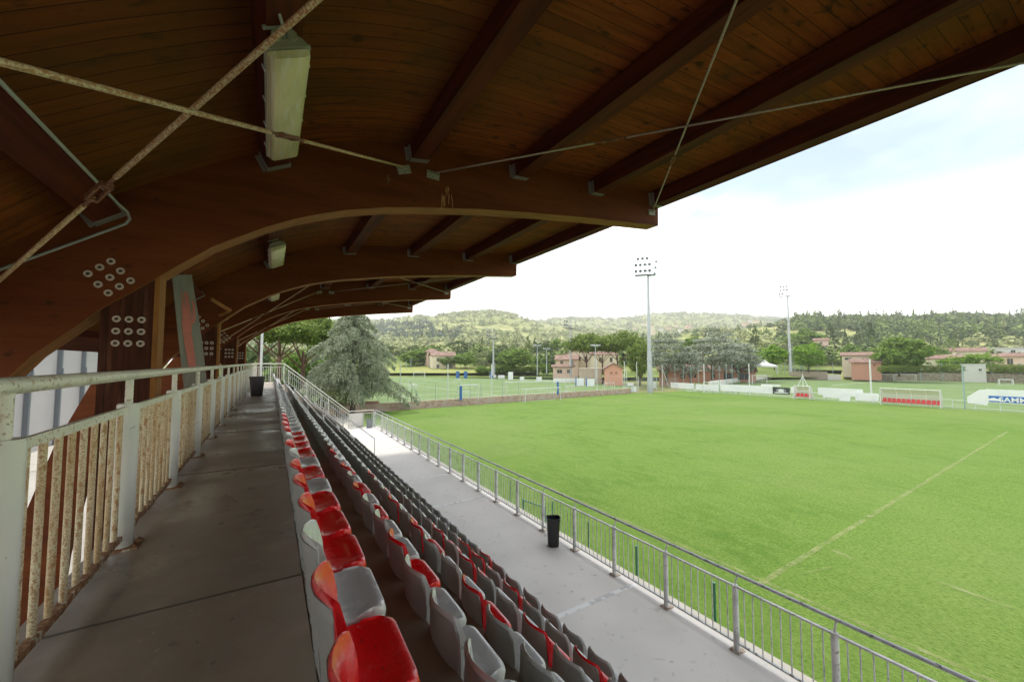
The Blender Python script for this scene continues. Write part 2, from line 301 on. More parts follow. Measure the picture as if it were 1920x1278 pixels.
def topz(x):
    for (a, za), (b, zb) in zip(CEIL, CEIL[1:]):
        if a <= x <= b: return za+(zb-za)*(x-a)/(b-a)
    return CEIL[-1][1]
TH = .32
def annul(mb, c, n, r, r2, t, k=14):                      # round plug facing -Y
    x, y, z = c; vs = []; fs = []
    for rr, yy in ((r, y), (r*.92, y-t), (r2, y-t), (r2, y-t*.3)):
        for j in range(k): a = 2*math.pi*j/k; vs.append((x+rr*math.cos(a), yy, z+rr*math.sin(a)))
    for q in range(3):
        for j in range(k): fs.append((q*k+j, q*k+(j+1)%k, (q+1)*k+(j+1)%k, (q+1)*k+j))
    mb.add(vs, fs)
BA = [(-1.475,1.065),(-1.557,.992),(-1.641,.914),(-1.397,.972),(-1.476,.894),(-1.562,.811),(-1.314,.877),(-1.399,.805),(-1.482,.729)]
BC = [(x, z) for z in (.462,.332,.203) for x in (-1.417,-1.318,-1.217)]
ARCHW = ['behind the viewer','nearest, crossing the upper view','second from the viewer','third from the viewer','farthest, framing the trees']
plug_me = None; stain_rnd = random.Random(3)
for i, ya in enumerate(YA):
    t = thing('timber_arch', (-1.3, ya, -5.5), f'curved brown glulam arch with bolted post, {ARCHW[i]}', 'roof arch', 'glulam arches carrying the stand roof')
    poly = LOW+TOP
    b = MB(); n = len(poly); vs = [(x,ya,z) for x,z in poly]+[(x,ya+TH,z) for x,z in poly]
    b.add(vs, [tuple(range(n))[::-1], tuple(range(n,2*n))])
    for k in range(n):
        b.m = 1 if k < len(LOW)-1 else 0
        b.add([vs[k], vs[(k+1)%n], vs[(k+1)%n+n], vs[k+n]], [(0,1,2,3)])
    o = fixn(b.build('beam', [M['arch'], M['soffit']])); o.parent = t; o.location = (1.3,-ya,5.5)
    b = MB(); b.prism([(-1.543,-5.5),(-1.12,-5.5),(-1.12,.98),(-1.543,.62)], ya+.035, ya+TH-.04)
    o = b.build('post', M['column'], t); o.location = (1.3,-ya,5.5)
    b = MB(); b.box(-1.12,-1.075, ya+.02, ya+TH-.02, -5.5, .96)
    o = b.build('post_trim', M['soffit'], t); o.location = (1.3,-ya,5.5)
    for q, (x, z) in enumerate(BA+BC):
        y = ya if q < 9 else ya+.035
        if plug_me is None:
            b = MB(); annul(b, (0,0,0), 0, .036, .017, .008); b.m = 1
            b.add([(.017*math.cos(a), -.003, .017*math.sin(a)) for a in [2*math.pi*k/14 for k in range(14)]], [tuple(range(14))])
            plug_me = b.build('bolt_plug', [M['plug'], M['plugd']]); o = plug_me
        else: o = plug_me.copy(); COL.objects.link(o)
        o.parent = t; o.location = (x+1.3, y-.001-ya, z+5.5)
    # gusset plates where tie rods meet the arch
    if i in (1, 3, 4):
        for (x, z, a) in ((1.60,2.87,.35), (2.06,2.90,-.05), (7.12,3.33,0.1)):
            b = MB(); Mx = Matrix.Translation((x+1.3,-.006,z+5.5)) @ Matrix.Rotation(-a,4,'Y')
            b.box(-.10,.10,-.012,.006,-.075,.045,Mx); b.box(-.09,.09,-.05,.0,.0,.012,Mx)
            for u in (-.07,0,.07): b.box(u-.012,u+.012,-.02,-.01,-.058,-.034,Mx)
            b.build('gusset_plate', M['plate'], t)
# pale drips on the nearest arch face
a1 = YA[1]
arch1 = [o for o in COL.objects if o.name.startswith('timber_arch')][1]
b = MB(); sr = random.Random(5)
for cx, ztop, h, n, w in ((2.30, 2.80, .42, 16, .16), (1.39, 2.80, .34, 5, .03)):
    for k in range(n):
        x = cx+sr.uniform(-w, w)*.6; z1 = ztop-abs(x-cx)*1.6-sr.uniform(0,.12); zz = z1-sr.uniform(.05,.22)
        zz = max(zz, ztop-h)
        b.add([(x-.004,a1-.003,z1),(x+.004,a1-.003,z1),(x+.006,a1-.003,zz),(x-.005,a1-.003,zz)], [(0,1,2,3)])
M['drip'] = mat('resin_drips', (.42,.24,.09), .5)
o = b.build('resin_streak', M['drip'], arch1); o.location = (1.3,-a1,5.5)

# roof canopy
roof = thing('roof_canopy', (2, 10, 3.5), 'brown boarded timber canopy with long purlins over the seating', 'roof')
def rp(o): o.parent = roof; o.location = Vector(o.location)-Vector((2,10,3.5)); return o
Y0R, Y1R = -6.3, 24.12
fine = []
for (xa, za), (xb, zb) in zip(CEIL, CEIL[1:]):
    fine.append((xa, za))
fine.append(CEIL[-1]); fine[-1] = (7.40, 3.803)
b = MB()
poly = [(x, z) for x, z in fine]+[(x-.02, z+.09) for x, z in fine[::-1]]
b.prism(poly, Y0R, Y1R); rp(fixn(b.build('ceiling_boards', M['board'])))
PUR = [(-2.50,.28,.26),(-1.49,1.508,.24),(.02,2.46,.24),(1.83,3.04,.24),(3.64,3.222,.25),(5.46,3.344,.28),(7.24,3.475,.33)]
def slope(x): return (topz(min(7.3,x+.12))-topz(max(-2.7,x-.12)))/(min(7.3,x+.12)-max(-2.7,x-.12))
for bay in range(-1, 4):
    y0 = YA[bay]+TH if bay >= 0 else Y0R+.05
    y1 = YA[bay+1]
    for pi_, (x, z, dep) in enumerate(PUR):
        s = slope(x); L_ = math.hypot(1, s); tx, tz = 1/L_, s/L_; nx, nz = -s/L_, 1/L_
        w = .13 if pi_ < 6 else .125
        P4 = [(x-tx*w, z-tz*w), (x+tx*w, z+tz*w), (x+tx*w+nx*dep, z+tz*w+nz*dep), (x-tx*w+nx*dep, z-tz*w+nz*dep)]
        b = MB(); b.prism(P4, y0, y1); rp(fixn(b.build('purlin', M['purlin'])))
        b = MB(); w2 = w+.012                              # steel hanger at the far arch
        e = .012
        for (u0, u1, v0, v1) in ((-w2-.0,-w2+e,-e,dep*.85), (w2-e,w2,-e,.10), (-w2+e,w2-e,-e,-.001)):
            Q = [(x+tx*u0+nx*v0, z+tz*u0+nz*v0),(x+tx*u1+nx*v0, z+tz*u1+nz*v0),(x+tx*u1+nx*v1, z+tz*u1+nz*v1),(x+tx*u0+nx*v1, z+tz*u0+nz*v1)]
            b.prism(Q, y1-.10, y1-.002)
        if pi_ < 6 or True:
            Q = [(x-tx*(w2+.05), z-tz*(w2+.05)),(x-tx*w2, z-tz*w2),(x-tx*w2+nx*dep*.85, z-tz*w2+nz*dep*.85),(x-tx*(w2+.05)+nx*dep*.85, z-tz*(w2+.05)+nz*dep*.85)]
            b.prism(Q, y1-.008, y1-.002)
        rp(fixn(b.build('joist_hanger', M['hanger'])))
# outer fascia trim
b = MB(); b.box(7.368,7.40,Y0R,Y1R,3.478,3.80); rp(b.build('fascia_board', M['purlin']))

# tie rods (crossed bracing under the purlins)
def tierod(a, c, turn, r, label, name='tie_rod'):
    a = Vector(a); c = Vector(c); d = (c-a)
    t = thing(name, a, label, 'tie rod', 'steel tie rods crossing under the roof')
    def loc(v): return v-a
    b = MB(); p = a+d*turn; u = d.normalized(); hl = .10*(r/.016)**.5
    b.tube([loc(a), loc(p-u*(hl+.12))], r, 8); b.build('bar', M['rod'] if r > .013 else M['rod_clean'], t, True)
    b = MB(); b.tube([loc(p+u*(hl+.12)), loc(c)], r, 8); b.build('bar', M['rod'] if r > .013 else M['rod_clean'], t, True)
    b = MB(); s = u.cross(Vector((0,0,1))).normalized()
    b.tube([loc(p-u*(hl+.14)), loc(p-u*hl*.6)], r*.72, 8); b.tube([loc(p+u*hl*.6), loc(p+u*(hl+.14))], r*.72, 8)
    for q in (-1, 1): b.beam(loc(p-u*hl+s*q*r*1.7), loc(p+u*hl+s*q*r*1.7), r*.9, r*1.8)
    for q in (-1, 1): b.beam(loc(p+u*(hl*q-.016)), loc(p+u*(hl*q+.016)), r*4.2, r*2.2)
    b.build('turnbuckle', M['rod_rust'], t)
def tparam(a, c, px):                                     # fraction along the rod seen at image column px
    a = Vector(a); c = Vector(c); best = min(((abs(proj(a+(c-a)*(k/400))[0]-px), k/400) for k in range(401) if proj(a+(c-a)*(k/400))[2] > .2))
    return best[1]
r1 = ((1.60,5.69,2.88), (-2.3,-.25,-.12)); r2 = ((-2.40,5.70,.50), (1.63,-.05,2.52))
r3 = ((2.06,5.69,2.905), (7.13,-.20,3.06)); r4 = ((7.12,5.69,3.34), (1.40,-.20,2.90))
tierod(*r1, tparam(*r1, 540), .0145, 'rusty speckled steel rod running from far left to the plate under the roof')
tierod(*r2, tparam(*r2, 186), .0165, 'rusty steel rod with big turnbuckle climbing from lower left to the top edge')
tierod(*r3, tparam(*r3, 1145), .0125, 'thin pale rod running from arch centre toward the right roof edge')
tierod(*r4, tparam(*r4, 1262), .0125, 'thin pale rod climbing steeply from the tip of the nearest arch')
for bay, w in ((2, 'second and third'), (3, 'third and farthest')):
    y0 = YA[bay]+TH+.03; y1 = YA[bay+1]-.05
    tierod((1.60,y1,2.88), (-2.1,y0,.2), .55, .014, f'thin rod sloping down left between the {w} arches')
    tierod((-2.0,y1,.35), (1.60,y0,2.75), .5, .014, f'thin rod sloping up right between the {w} arches')
    tierod((2.06,y1,2.905), (7.12,y0,3.20), .5, .0125, f'thin rod running out to the roof edge between the {w} arches')
    tierod((7.12,y1,3.34), (2.0,y0,2.88), .5, .0125, f'thin rod running in from the roof edge between the {w} arches')

# lamps under the purlin
def lamp(y0, label, i):
    t = thing('ceiling_lamp', (.06, y0, 2.30), label, 'strip light', 'fluorescent strip lights under the roof')
    Lh = 1.72; th = math.atan(.50); Rm = Matrix.Rotation(-th, 4, 'Y')
    def P(x, y, z): return Rm @ Vector((x, y, z))
    def shell(mb, sec, y0_, y1_, inset=.02):               # loft of a closed section along y with rounded ends
        k = len(sec); vs = []; ys = [(y0_, 0.82), (y0_+inset, 1), (y1_-inset, 1), (y1_, .82)]
        for yy, sc in ys:
            for x, z in sec: vs.append(P(x*sc, yy, z if z > .05 else z*sc+.0))
        fs = [tuple(range(k)), tuple(range(4*k-1, 3*k-1, -1))]
        for q in range(3):
            for j in range(k): fs.append((q*k+j, (q+1)*k+j, (q+1)*k+(j+1)%k, q*k+(j+1)%k))
        mb.add(vs, fs)
    b = MB(); shell(b, [(-.155,.055),(-.13,.10),(-.07,.125),(.07,.125),(.13,.10),(.155,.055),(.166,.05),(.166,.035),(-.166,.035),(-.166,.05)], -.03, Lh+.03); fixn(b.build('housing', M['lamp_body'], t, True, 35))
    b = MB(); shell(b, [(-.153,.034),(-.148,.005),(-.138,-.022),(-.115,-.036),(.115,-.036),(.138,-.022),(.148,.005),(.153,.034)], 0, Lh); fixn(b.build('diffuser', M['lamp_glass'], t, True, 40))
    for y in (.2,.62,1.04,1.46):
        for sx_ in (-1, 1):
            b = MB(); b.add([P(sx_*.166,y,.025),P(sx_*.174,y,.025),P(sx_*.174,y+.03,.025),P(sx_*.166,y+.03,.025),P(sx_*.166,y,.07),P(sx_*.174,y,.07),P(sx_*.174,y+.03,.07),P(sx_*.166,y+.03,.07)], [(0,1,2,3),(4,5,6,7),(0,1,5,4),(1,2,6,5),(2,3,7,6),(3,0,4,7)])
            b.build('clip', M['galv'], t)
    b = MB(); 
    for y in (-.06, Lh+.04):
        b.add([P(-.12,y,.17),P(.08,y,.17),P(.08,y+.025,.17),P(-.12,y+.025,.17),P(-.12,y,.15),P(.08,y,.15),P(.08,y+.025,.15),P(-.12,y+.025,.15)], [(0,1,2,3),(7,6,5,4),(0,1,5,4),(1,2,6,5),(2,3,7,6),(3,0,4,7)])
    b.beam(P(-.10,Lh+.05,.17), P(-.10,Lh+.05,.06), .03, .012); b.beam(P(.06,Lh+.05,.17), P(.06,Lh+.05,.06), .012, .012)
    b.build('bracket', M['conduit'], t)
    if i == 0:
        b = MB(); b.tube([P(0,-.02,.09),P(0,-.12,.13),P(-.01,-.20,.19),P(-.06,-.42,.20),P(-.12,-.55,.2)], .011, 8); b.build('cable', M['conduit'], t, True)
        b = MB(); b.tube([P(-.10+.10*math.cos(a), -.50-.06, .12+.10*math.sin(a)) for a in [math.pi*k/8 for k in range(8,17)]], .010, 8); b.tube([P(-.2,-.56,.12),P(-.2,-.56,.22)], .014, 8); b.build('cable_loop', M['conduit'], t, True)
        b = MB(); b.tube([P(-.055,-.06,.10),P(-.055,-.03,.10)], .035, 12); b.tube([P(.055,-.06,.10),P(.055,-.03,.10)], .035, 12); b.build('end_lug', M['lamp_body'], t, True, 40)
for i, (y, w) in enumerate(((3.28,'nearest the viewer, dusty ribbed diffuser'),(9.15,'behind the nearest arch'),(15.15,'behind the second arch'),(21.1,'last one, near the farthest arch'))):
    lamp(y, f'long pale strip light under the boarded ceiling, {w}', i)

# conduit on the left purlin, down the arch
b = MB()
cx, cz = PUR[1][0]+.06, PUR[1][1]+.05
b.tube([(cx+.10,-.1,cz+.0),(cx+.10,5.25,cz+.0)], .013, 8)
b.tube([(cx+.10,5.25,cz),(cx+.115,5.5,cz-.0),(cx+.10,5.66,cz-.03),(cx+.06,5.705,cz-.075),(cx-.02,5.712,cz-.13),(-2.6,5.712,.62)], .013, 8)
b.box(cx+.08,cx+.125,2.9,2.96,cz-.02,cz+.02)
tag(b.build('electrical_conduit', M['conduit'], None, True, 40), 'grey conduit pipe running along the left purlin then down the arch', 'conduit pipe')

# curved grey panel with pink paint between arches
t = thing('curved_panel', (-1.2, 9.0, -1.25), 'grey curved panel with pink spray paint standing beyond the rail', 'panel')
b = MB(); k = 14; Ye = [6.9, 7.05]
def pc(s): # s 0 bottom..1 top -> left x, right x, z
    z = -1.25+2.78*s; xl = -1.18-.345*(s**.9); xr = -.93-.34*s**1.5
    return xl, xr, z
vs = []; fs = []
for i in range(k+1):
    xl, xr, z = pc(i/k); z2 = z+(.0 if i < k else .05)
    vs += [(xl,8.95,z),(xr,9.05,z2),(xr,9.08,z2),(xl,8.98,z)]
for i in range(k):
    for j in range(4): fs.append((i*4+j, i*4+(j+1)%4, (i+1)*4+(j+1)%4, (i+1)*4+j))
fs += [(0,1,2,3),(k*4+3,k*4+2,k*4+1,k*4)]
b.add([Vector(v)-Vector((-1.2,9.0,-1.25)) for v in vs], fs); fixn(b.build('sheet', M['grey_plank'], t))
b = MB()
def pk(s, u): xl, xr, z = pc(s); return Vector((xl+(xr-xl)*u, 8.95+.1*u-.006, z))-Vector((-1.2,9.0,-1.25))
def stroke(pts):
    for (s0,a0,b0),(s1,a1_,b1) in zip(pts, pts[1:]): b.quad(pk(s0,a0), pk(s0,b0), pk(s1,b1), pk(s1,a1_))
stroke([(.42,.30,.62),(.5,.26,.62),(.6,.22,.60),(.68,.22,.62),(.74,.26,.55),(.80,.30,.46),(.84,.34,.42),(.90,.36,.40)])
stroke([(.68,.60,.68),(.74,.50,.60),(.82,.48,.58),(.90,.50,.60)]); stroke([(.70,.62,.78),(.74,.74,.86),(.80,.80,.92),(.85,.80,.90)])
stroke([(.70,.66,.74),(.8,.60,.68),(.9,.62,.68)])
b.build('paint_mark', M['pink'], t)
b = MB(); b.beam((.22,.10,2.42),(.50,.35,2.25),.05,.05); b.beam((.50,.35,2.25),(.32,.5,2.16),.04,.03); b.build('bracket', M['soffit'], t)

# concrete: upper walkway, terrace, lower walkway
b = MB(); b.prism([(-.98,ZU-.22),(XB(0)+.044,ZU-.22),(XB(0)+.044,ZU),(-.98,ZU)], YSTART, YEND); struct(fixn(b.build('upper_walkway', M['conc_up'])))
b = MB()
for k in range(10):
    y = 2.70+3.0*k
    if k == 0: pass
    b.box(-.90, XB(0)+.04, y-.007, y+.007, ZU-.01, ZU+.004)
struct(b.build('walkway_joints', M['joint']))
poly = [(XB(0), ZU-.22)]
prof = []
for r in range(NR):
    prof += [(XB(r)+.05, (ZU-.001 if r == 0 else TR(r-1))), (XB(r)+.05, TR(r))]
prof += [(XB(5)+.66, TR(5)), (XB(5)+.66, -4.235), (XB(5)+1.0, -4.235), (XB(5)+1.0, ZL-.15)]
poly = [(-.2, ZL-.9), (-.2, ZU-.23), (XB(0)+.047, ZU-.23)]+prof+[(XB(5)+1.0, ZL-.9)]
st = thing('seating_terrace', (1.5, 13, ZL), 'bare concrete seating terrace stepping down from the upper walkway', 'terrace')
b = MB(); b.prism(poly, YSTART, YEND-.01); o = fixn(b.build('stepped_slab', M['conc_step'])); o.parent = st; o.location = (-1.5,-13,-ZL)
for r in range(NR):                                       # half steps of the aisle
    b = MB(); zt = (ZU if r == 0 else TR(r-1))
    b.box(XB(r)+.054, XB(r)+.32, 18.0, 18.95, TR(r)-.02, (TR(r)+zt)/2)
    o = b.build('aisle_step', M['conc_step']); o.parent = st; o.location = (-1.5,-13,-ZL)
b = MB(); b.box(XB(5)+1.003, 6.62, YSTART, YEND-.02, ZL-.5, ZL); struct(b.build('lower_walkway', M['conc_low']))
b = MB(); b.box(6.623, 6.92, YSTART, YEND+.2, ZF-.3, ZL-.035); struct(b.build('walkway_kerb', M['conc_white']))
b = MB()
for y in (5.9, 12.29, 15.53, 21.9, 25.1): b.box(3.9, 6.60, y-.055, y+.055, ZL-.02, ZL+.004)
struct(b.build('walkway_joints', M['sealant']))
# pale spots of old gum and paint on the upper walkway
b = MB(); g = random.Random(11)
for k in range(46):
    x = g.uniform(-.75,.10); y = 1.2+g.random()**1.6*12; rr = g.uniform(.006,.022)*(1 if g.random() < .8 else 1.6)
    vs = [(x+rr*math.cos(a)*g.uniform(.6,1.2), y+rr*1.3*math.sin(a)*g.uniform(.6,1.2), ZU+.004) for a in [2*math.pi*j/9 for j in range(9)]]
    b.add(vs, [tuple(range(9))])
struct(b.build('walkway_stains', mat('old_gum_spots', (.26,.24,.21), .8)))

# ================================================================ SEATS
def seat_mesh(name, m):
    inner = [(.308,.345),(.315,.388),(.308,.414),(.282,.423),(.242,.417),(.18,.408),(.135,.408),(.096,.428),(.068,.49),(.046,.58),(.026,.66),(.008,.718)]
    outer = [(-.001,.727),(-.009,.716),(.000,.66),(.014,.55),(.036,.40),(.054,.19),(.080,.19),(.095,.33),(.20,.345)]
    sec = inner+outer; k = len(sec)
    def width(x, z, i):
        w = .424 if z < .44 else .424-.052*min(1,(z-.44)/.20)
        if 4 < i < 21 and z > .645: w -= .085*((z-.645)/.082)**2.4
        if i in (1, 2, 3): w = (.392,.384,.396)[i-1]
        if i == 0: w = .385
        if i >= 12 and z < .45: w = .40
        return w
    us = [-1,-.985,-.95,-.88,-.72,-.4,0,.4,.72,.88,.95,.985,1]
    cx, cz = .12, .42
    vs = []; fs = []
    for u in us:
        au = abs(u)
        for i, (x, z) in enumerate(sec):
            w = width(x, z, i)/2; xx, zz = x, z
            if au >= .985:                                  # rounded rims
                e = .35 if au == 1 else .12
                if i <= 4: xx -= .052 if au == 1 else .030
                if 3 <= i <= 8: zz += .004*(1-e)
                if i in (10, 11, 12): zz -= .02*e
            elif au > .8 and i <= 3: xx -= .014 if au > .9 else .004
            elif 4 <= i <= 7: zz -= .009*(1-(au/.95)**3)      # dished pan
            if 7 <= i <= 17:
                xx += (.010+.040*min(1,max(0,(z-.36)/.26)))*au**2
                if z > .6: zz -= .012*au**3
            if 8 <= i <= 11 and au > .8: xx += .004   # wings turn forward
            vs.append((xx, u*w, zz))
    for a in range(len(us)-1):
        for i in range(k): fs.append((a*k+i, a*k+(i+1)%k, (a+1)*k+(i+1)%k, (a+1)*k+i))
    fs += [tuple(range(k)), tuple(range(len(us)*k-1, (len(us)-1)*k-1, -1))]
    b = MB(); b.add(vs, fs)
    return b, fs
def make_seat(m, nm='stadium_seat'):
    b, _ = seat_mesh(nm, m); o = fixn(b.build(nm, m, None, True, 52))
    return o
seatR = make_seat(M['seat_red']); seatG = make_seat(M['seat_grey'])
def backing():
    b = MB(); us = [-.94,-.7,-.4,0,.4,.7,.94]; zs = [.20,.30,.40,.48,.55,.61,.655,.69,.706]
    prof = [(.054,.19),(.036,.40),(.014,.55),(.000,.66),(-.009,.716)]
    def X(z):
        for (xa, za), (xb, zb) in zip(prof, prof[1:]):
            if z <= zb: return xa+(xb-xa)*(z-za)/(zb-za)
        return prof[-1][0]
    vs = []
    for z in zs:
        w = .424-.052*min(1,max(0,(z-.44)/.20)) if z >= .45 else .40
        if z > .645: w -= .085*((z-.645)/.082)**2.4
        for u in us:
            au = abs(u); x = X(z)+(.010+.040*min(1,max(0,(z-.36)/.26)))*au**2
            rib = .0025 if round(u, 2) in (-.4, .4) else 0
            vs.append((x-.004-rib, u*w/2, z-(.012*au**3 if z > .6 else 0)))
    n = len(us)
    fs = [(r*n+c, r*n+c+1, (r+1)*n+c+1, (r+1)*n+c) for r in range(len(zs)-1) for c in range(n-1)]
    k = len(vs); vs += [(x+.006, y, z) for x, y, z in vs]
    rim = list(range(n))+[r*n+n-1 for r in range(1, len(zs))]+[(len(zs)-1)*n+c for c in range(n-2, -1, -1)]+[r*n for r in range(len(zs)-2, 0, -1)]
    for a, c in zip(rim, rim[1:]+rim[:1]): fs.append((a, c, c+k, a+k))
    b.add(vs, fs); return b
back0 = fixn(backing().build('back_panel', M['seat_back'], seatR, True, 50)); c_ = back0.copy(); COL.objects.link(c_); c_.parent = seatG
def bolts(o, first=[None]):
    for y in (-.12, .12):
        if first[0] is None: bb = MB(); bb.tube([(.060,0,.27),(.040,0,.27)], .012, 8); c = first[0] = bb.build('fixing_bolt', M['galv'], None, True, 40)
        else: c = first[0].copy(); COL.objects.link(c)
        c.parent = o; c.location = (0, y, 0)
RED = {0:{1,2,4,5,6,8,10,11,12,13}, 1:{5,8,10,12}, 2:{5,8,10,13}, 3:{5,8,10}, 4:{5,8,10,11}, 5:{12}}
ROWN = ['top row','second row down','third row down','fourth row down','fifth row down','lowest row']
cand = []
for r in range(NR):
    for j in range(-4, 65):
        y = .385+.45*j+.004*r
        if 17.7 < y < 18.95: continue
        c = Vector((XB(r)+.12, y+.215, TR(r)+.45)); d = c.dot(CF)
        if d < .35: continue
        ok = False
        for dx in (-.02,.34):
            for dy in (.0,.43):
                for z in (.4,.73):
                    p = Vector((XB(r)+dx, y+dy, TR(r)+z))
                    if p.dot(CF) < .1: continue
                    X_, Y_, D_ = proj(p)
                    if -5 < X_ < 1925 and -5 < Y_ < 1283: ok = True
        if ok: cand.append((d, r, j, y))
cand.sort(); near = cand[:296]; far = cand[296:]
cnt = {}; usedR = usedG = False
for d, r, j, y in sorted(near, key=lambda q: (q[1], q[2])):
    cnt[r] = cnt.get(r, 0)+1; red = j in RED.get(r, ())
    src = seatR if red else seatG
    if (red and not usedR) or (not red and not usedG):
        o = src; usedR = usedR or red; usedG = usedG or not red; keep = True
    else:
        o = src.copy(); COL.objects.link(o)
        if d < 16: c_ = back0.copy(); COL.objects.link(c_); c_.parent = o
    if d < 5: bolts(o)
    o.location = (XB(r)+rnd.uniform(-.004,.004), y+.215, TR(r)); o.rotation_euler = (0, rnd.uniform(-.012,.012), rnd.uniform(-.02,.02))
    tag(o, f"{'glossy red' if red else 'dull grey'} plastic seat, {ordw(cnt[r])} from the near end of the {ROWN[r]}", 'stadium seat', 'plastic seats in rows on the stand')
b0, fs0 = seat_mesh('x', None); b = MB()
for d, r, j, y in far: b.add([(v[0]+XB(r), v[1]+y+.215, v[2]+TR(r)) for v in b0.v], b0.f)
if far: tag(fixn(b.build('far_seats', M['seat_grey'], None, True, 38)), 'distant grey seats filling the far end of the stand beyond the aisle', 'stadium seats', kind='stuff')

# ================================================================ RAILINGS
def railing(name, loc, label, cat='railing'): return thing(name, loc, label, cat)
def part(b, name, m, t, smooth=True, ang=40):
    o = b.build(name, m, t, smooth, ang); o.location = -Vector(t.location); return o
XW = -.83
t = railing('walkway_railing', (XW, 14, ZU), 'rusty white painted steel railing along the left of the upper walkway')
b = MB(); b.tube([(XW-.0, -2.5, -.088), (XW, 30, -.088)], .034, 14); part(b, 'handrail', M['white_rail'], t)
posts = [2.22-1.5+1.5*k for k in range(-1, 19)]+[29.97]
bars = []
for k, y in enumerate(posts):
    b = MB(); b.cyl(XW, y, ZU+.012, -.29, .060, 18); b.cyl(XW, y, -.29, -.283, .055, 18); part(b, 'post', M['post_clean'], t)
    b = MB(); b.cyl(XW, y, -.29, -.11, .022, 12); part(b, 'stub', M['white_rail'], t)
    b = MB(); b.box(XW-.085, XW+.10, y-.09, y+.09, ZU, ZU+.012); b.box(XW+.07, XW+.085, y-.07, y-.05, ZU+.012, ZU+.03); b.box(XW+.07, XW+.085, y+.05, y+.07, ZU+.012, ZU+.03); part(b, 'base_plate', M['rust'], t, False)
    if k+1 < len(posts):
        y2 = posts[k+1]
        b = MB(); b.box(XW-.012, XW+.012, y+.05, y2-.05, -.345, -.300); part(b, 'top_bar', M['white_rail'], t, False)
        b = MB(); g = random.Random(k)
        n = 14; vs = []
        ya_, yb_ = y+.055, y2-.055
        for q in range(n+1):
            yy = ya_+(yb_-ya_)*q/n; a, c = g.uniform(-.006,.006), g.uniform(-.008,.006)
            for (sx_, sz) in ((-.016,-.016),(.018,-.016),(.018,.018),(-.016,.018)): vs.append((XW+sx_+a, yy, ZU+.082+sz+c))
        fs = [(q*4+i_, q*4+(i_+1)%4, (q+1)*4+(i_+1)%4, (q+1)*4+i_) for q in range(n) for i_ in range(4)]+[(0,1,2,3),(n*4+3,n*4+2,n*4+1,n*4)]
        b.add(vs, fs); part(b, 'bottom_bar', M['rust'], t, False)
        nb = 9
        for q in range(nb): bars.append(y+.09+(y2-y-.18)*(q+.5)/nb)
bars.sort(key=lambda v: (v < 1.8, v))
bm_ = None
for q, yy in enumerate(bars[:100]):
    if bm_ is None:
        b = MB(); b.cyl(0, 0, ZU+.085, -.34, .0145, 10); bm_ = b.build('baluster', M['rusty_bar'], t, True, 40); o = bm_
    else: o = bm_.copy(); COL.objects.link(o)
    o.parent = t; o.location = Vector((XW, yy, 0))-Vector(t.location)
b = MB()
for yy in bars[100:]: b.cyl(XW, yy, ZU+.085, -.34, .0145, 6)
o = part(b, 'far_balusters', M['rusty_bar'], t); o['kind'] = 'stuff'

XR = 6.50
t = railing('pitch_railing', (XR, 14, ZL), 'light grey steel railing along the pitch side of the lower walkway')
b = MB(); b.tube([(XR+.07, -2.5, ZL+1.16), (XR+.07, 29.75, ZL+1.16)], .026, 12); part(b, 'handrail', M['handgrey'], t)
posts = [3.74+1.32*k for k in range(-3, 20)]; posts[-1] = 29.7; posts = [p for p in posts if p < 29.75]
bars = []
for k, y in enumerate(posts):
    b = MB(); b.cyl(XR, y, ZL+.012, ZL+1.02, .045, 14); part(b, 'post', M['grey_rail'], t)
    b = MB(); b.tube([(XR,y,ZL+1.02),(XR+.03,y,ZL+1.08),(XR+.07,y,ZL+1.15)], .014, 8); part(b, 'stub', M['grey_rail'], t)
    b = MB(); b.box(XR-.09, XR+.10, y-.085, y+.085, ZL, ZL+.012); b.cyl(XR-.06, y-.055, ZL+.012, ZL+.035, .012, 6); b.cyl(XR-.06, y+.055, ZL+.012, ZL+.035, .012, 6); part(b, 'base_plate', M['plate_rail'], t, False)
    if k+1 < len(posts):
        y2 = posts[k+1]
        b = MB(); b.box(XR-.02, XR+.02, y+.04, y2-.04, ZL+.985, ZL+1.01); part(b, 'top_bar', M['grey_rail'], t, False)
        b = MB(); b.box(XR-.02, XR+.02, y+.04, y2-.04, ZL+.115, ZL+.135); part(b, 'bottom_bar', M['handgrey'], t, False)
        for q in range(9): bars.append(y+.07+(y2-y-.14)*(q+.5)/9)
bars.sort(key=lambda v: (v < 2.4, v)); bm_ = None
for q, yy in enumerate(bars[:100]):
    if bm_ is None:
        b = MB(); b.cyl(0, 0, ZL+.135, ZL+.985, .0095, 8); bm_ = b.build('baluster', M['grey_rail'], t, True, 40); o = bm_
    else: o = bm_.copy(); COL.objects.link(o)
    o.parent = t; o.location = Vector((XR, yy, 0))-Vector(t.location)
b = MB()
for yy in bars[100:]: b.cyl(XR, yy, ZL+.135, ZL+.985, .0095, 5)
o = part(b, 'far_balusters', M['grey_rail'], t); o['kind'] = 'stuff'

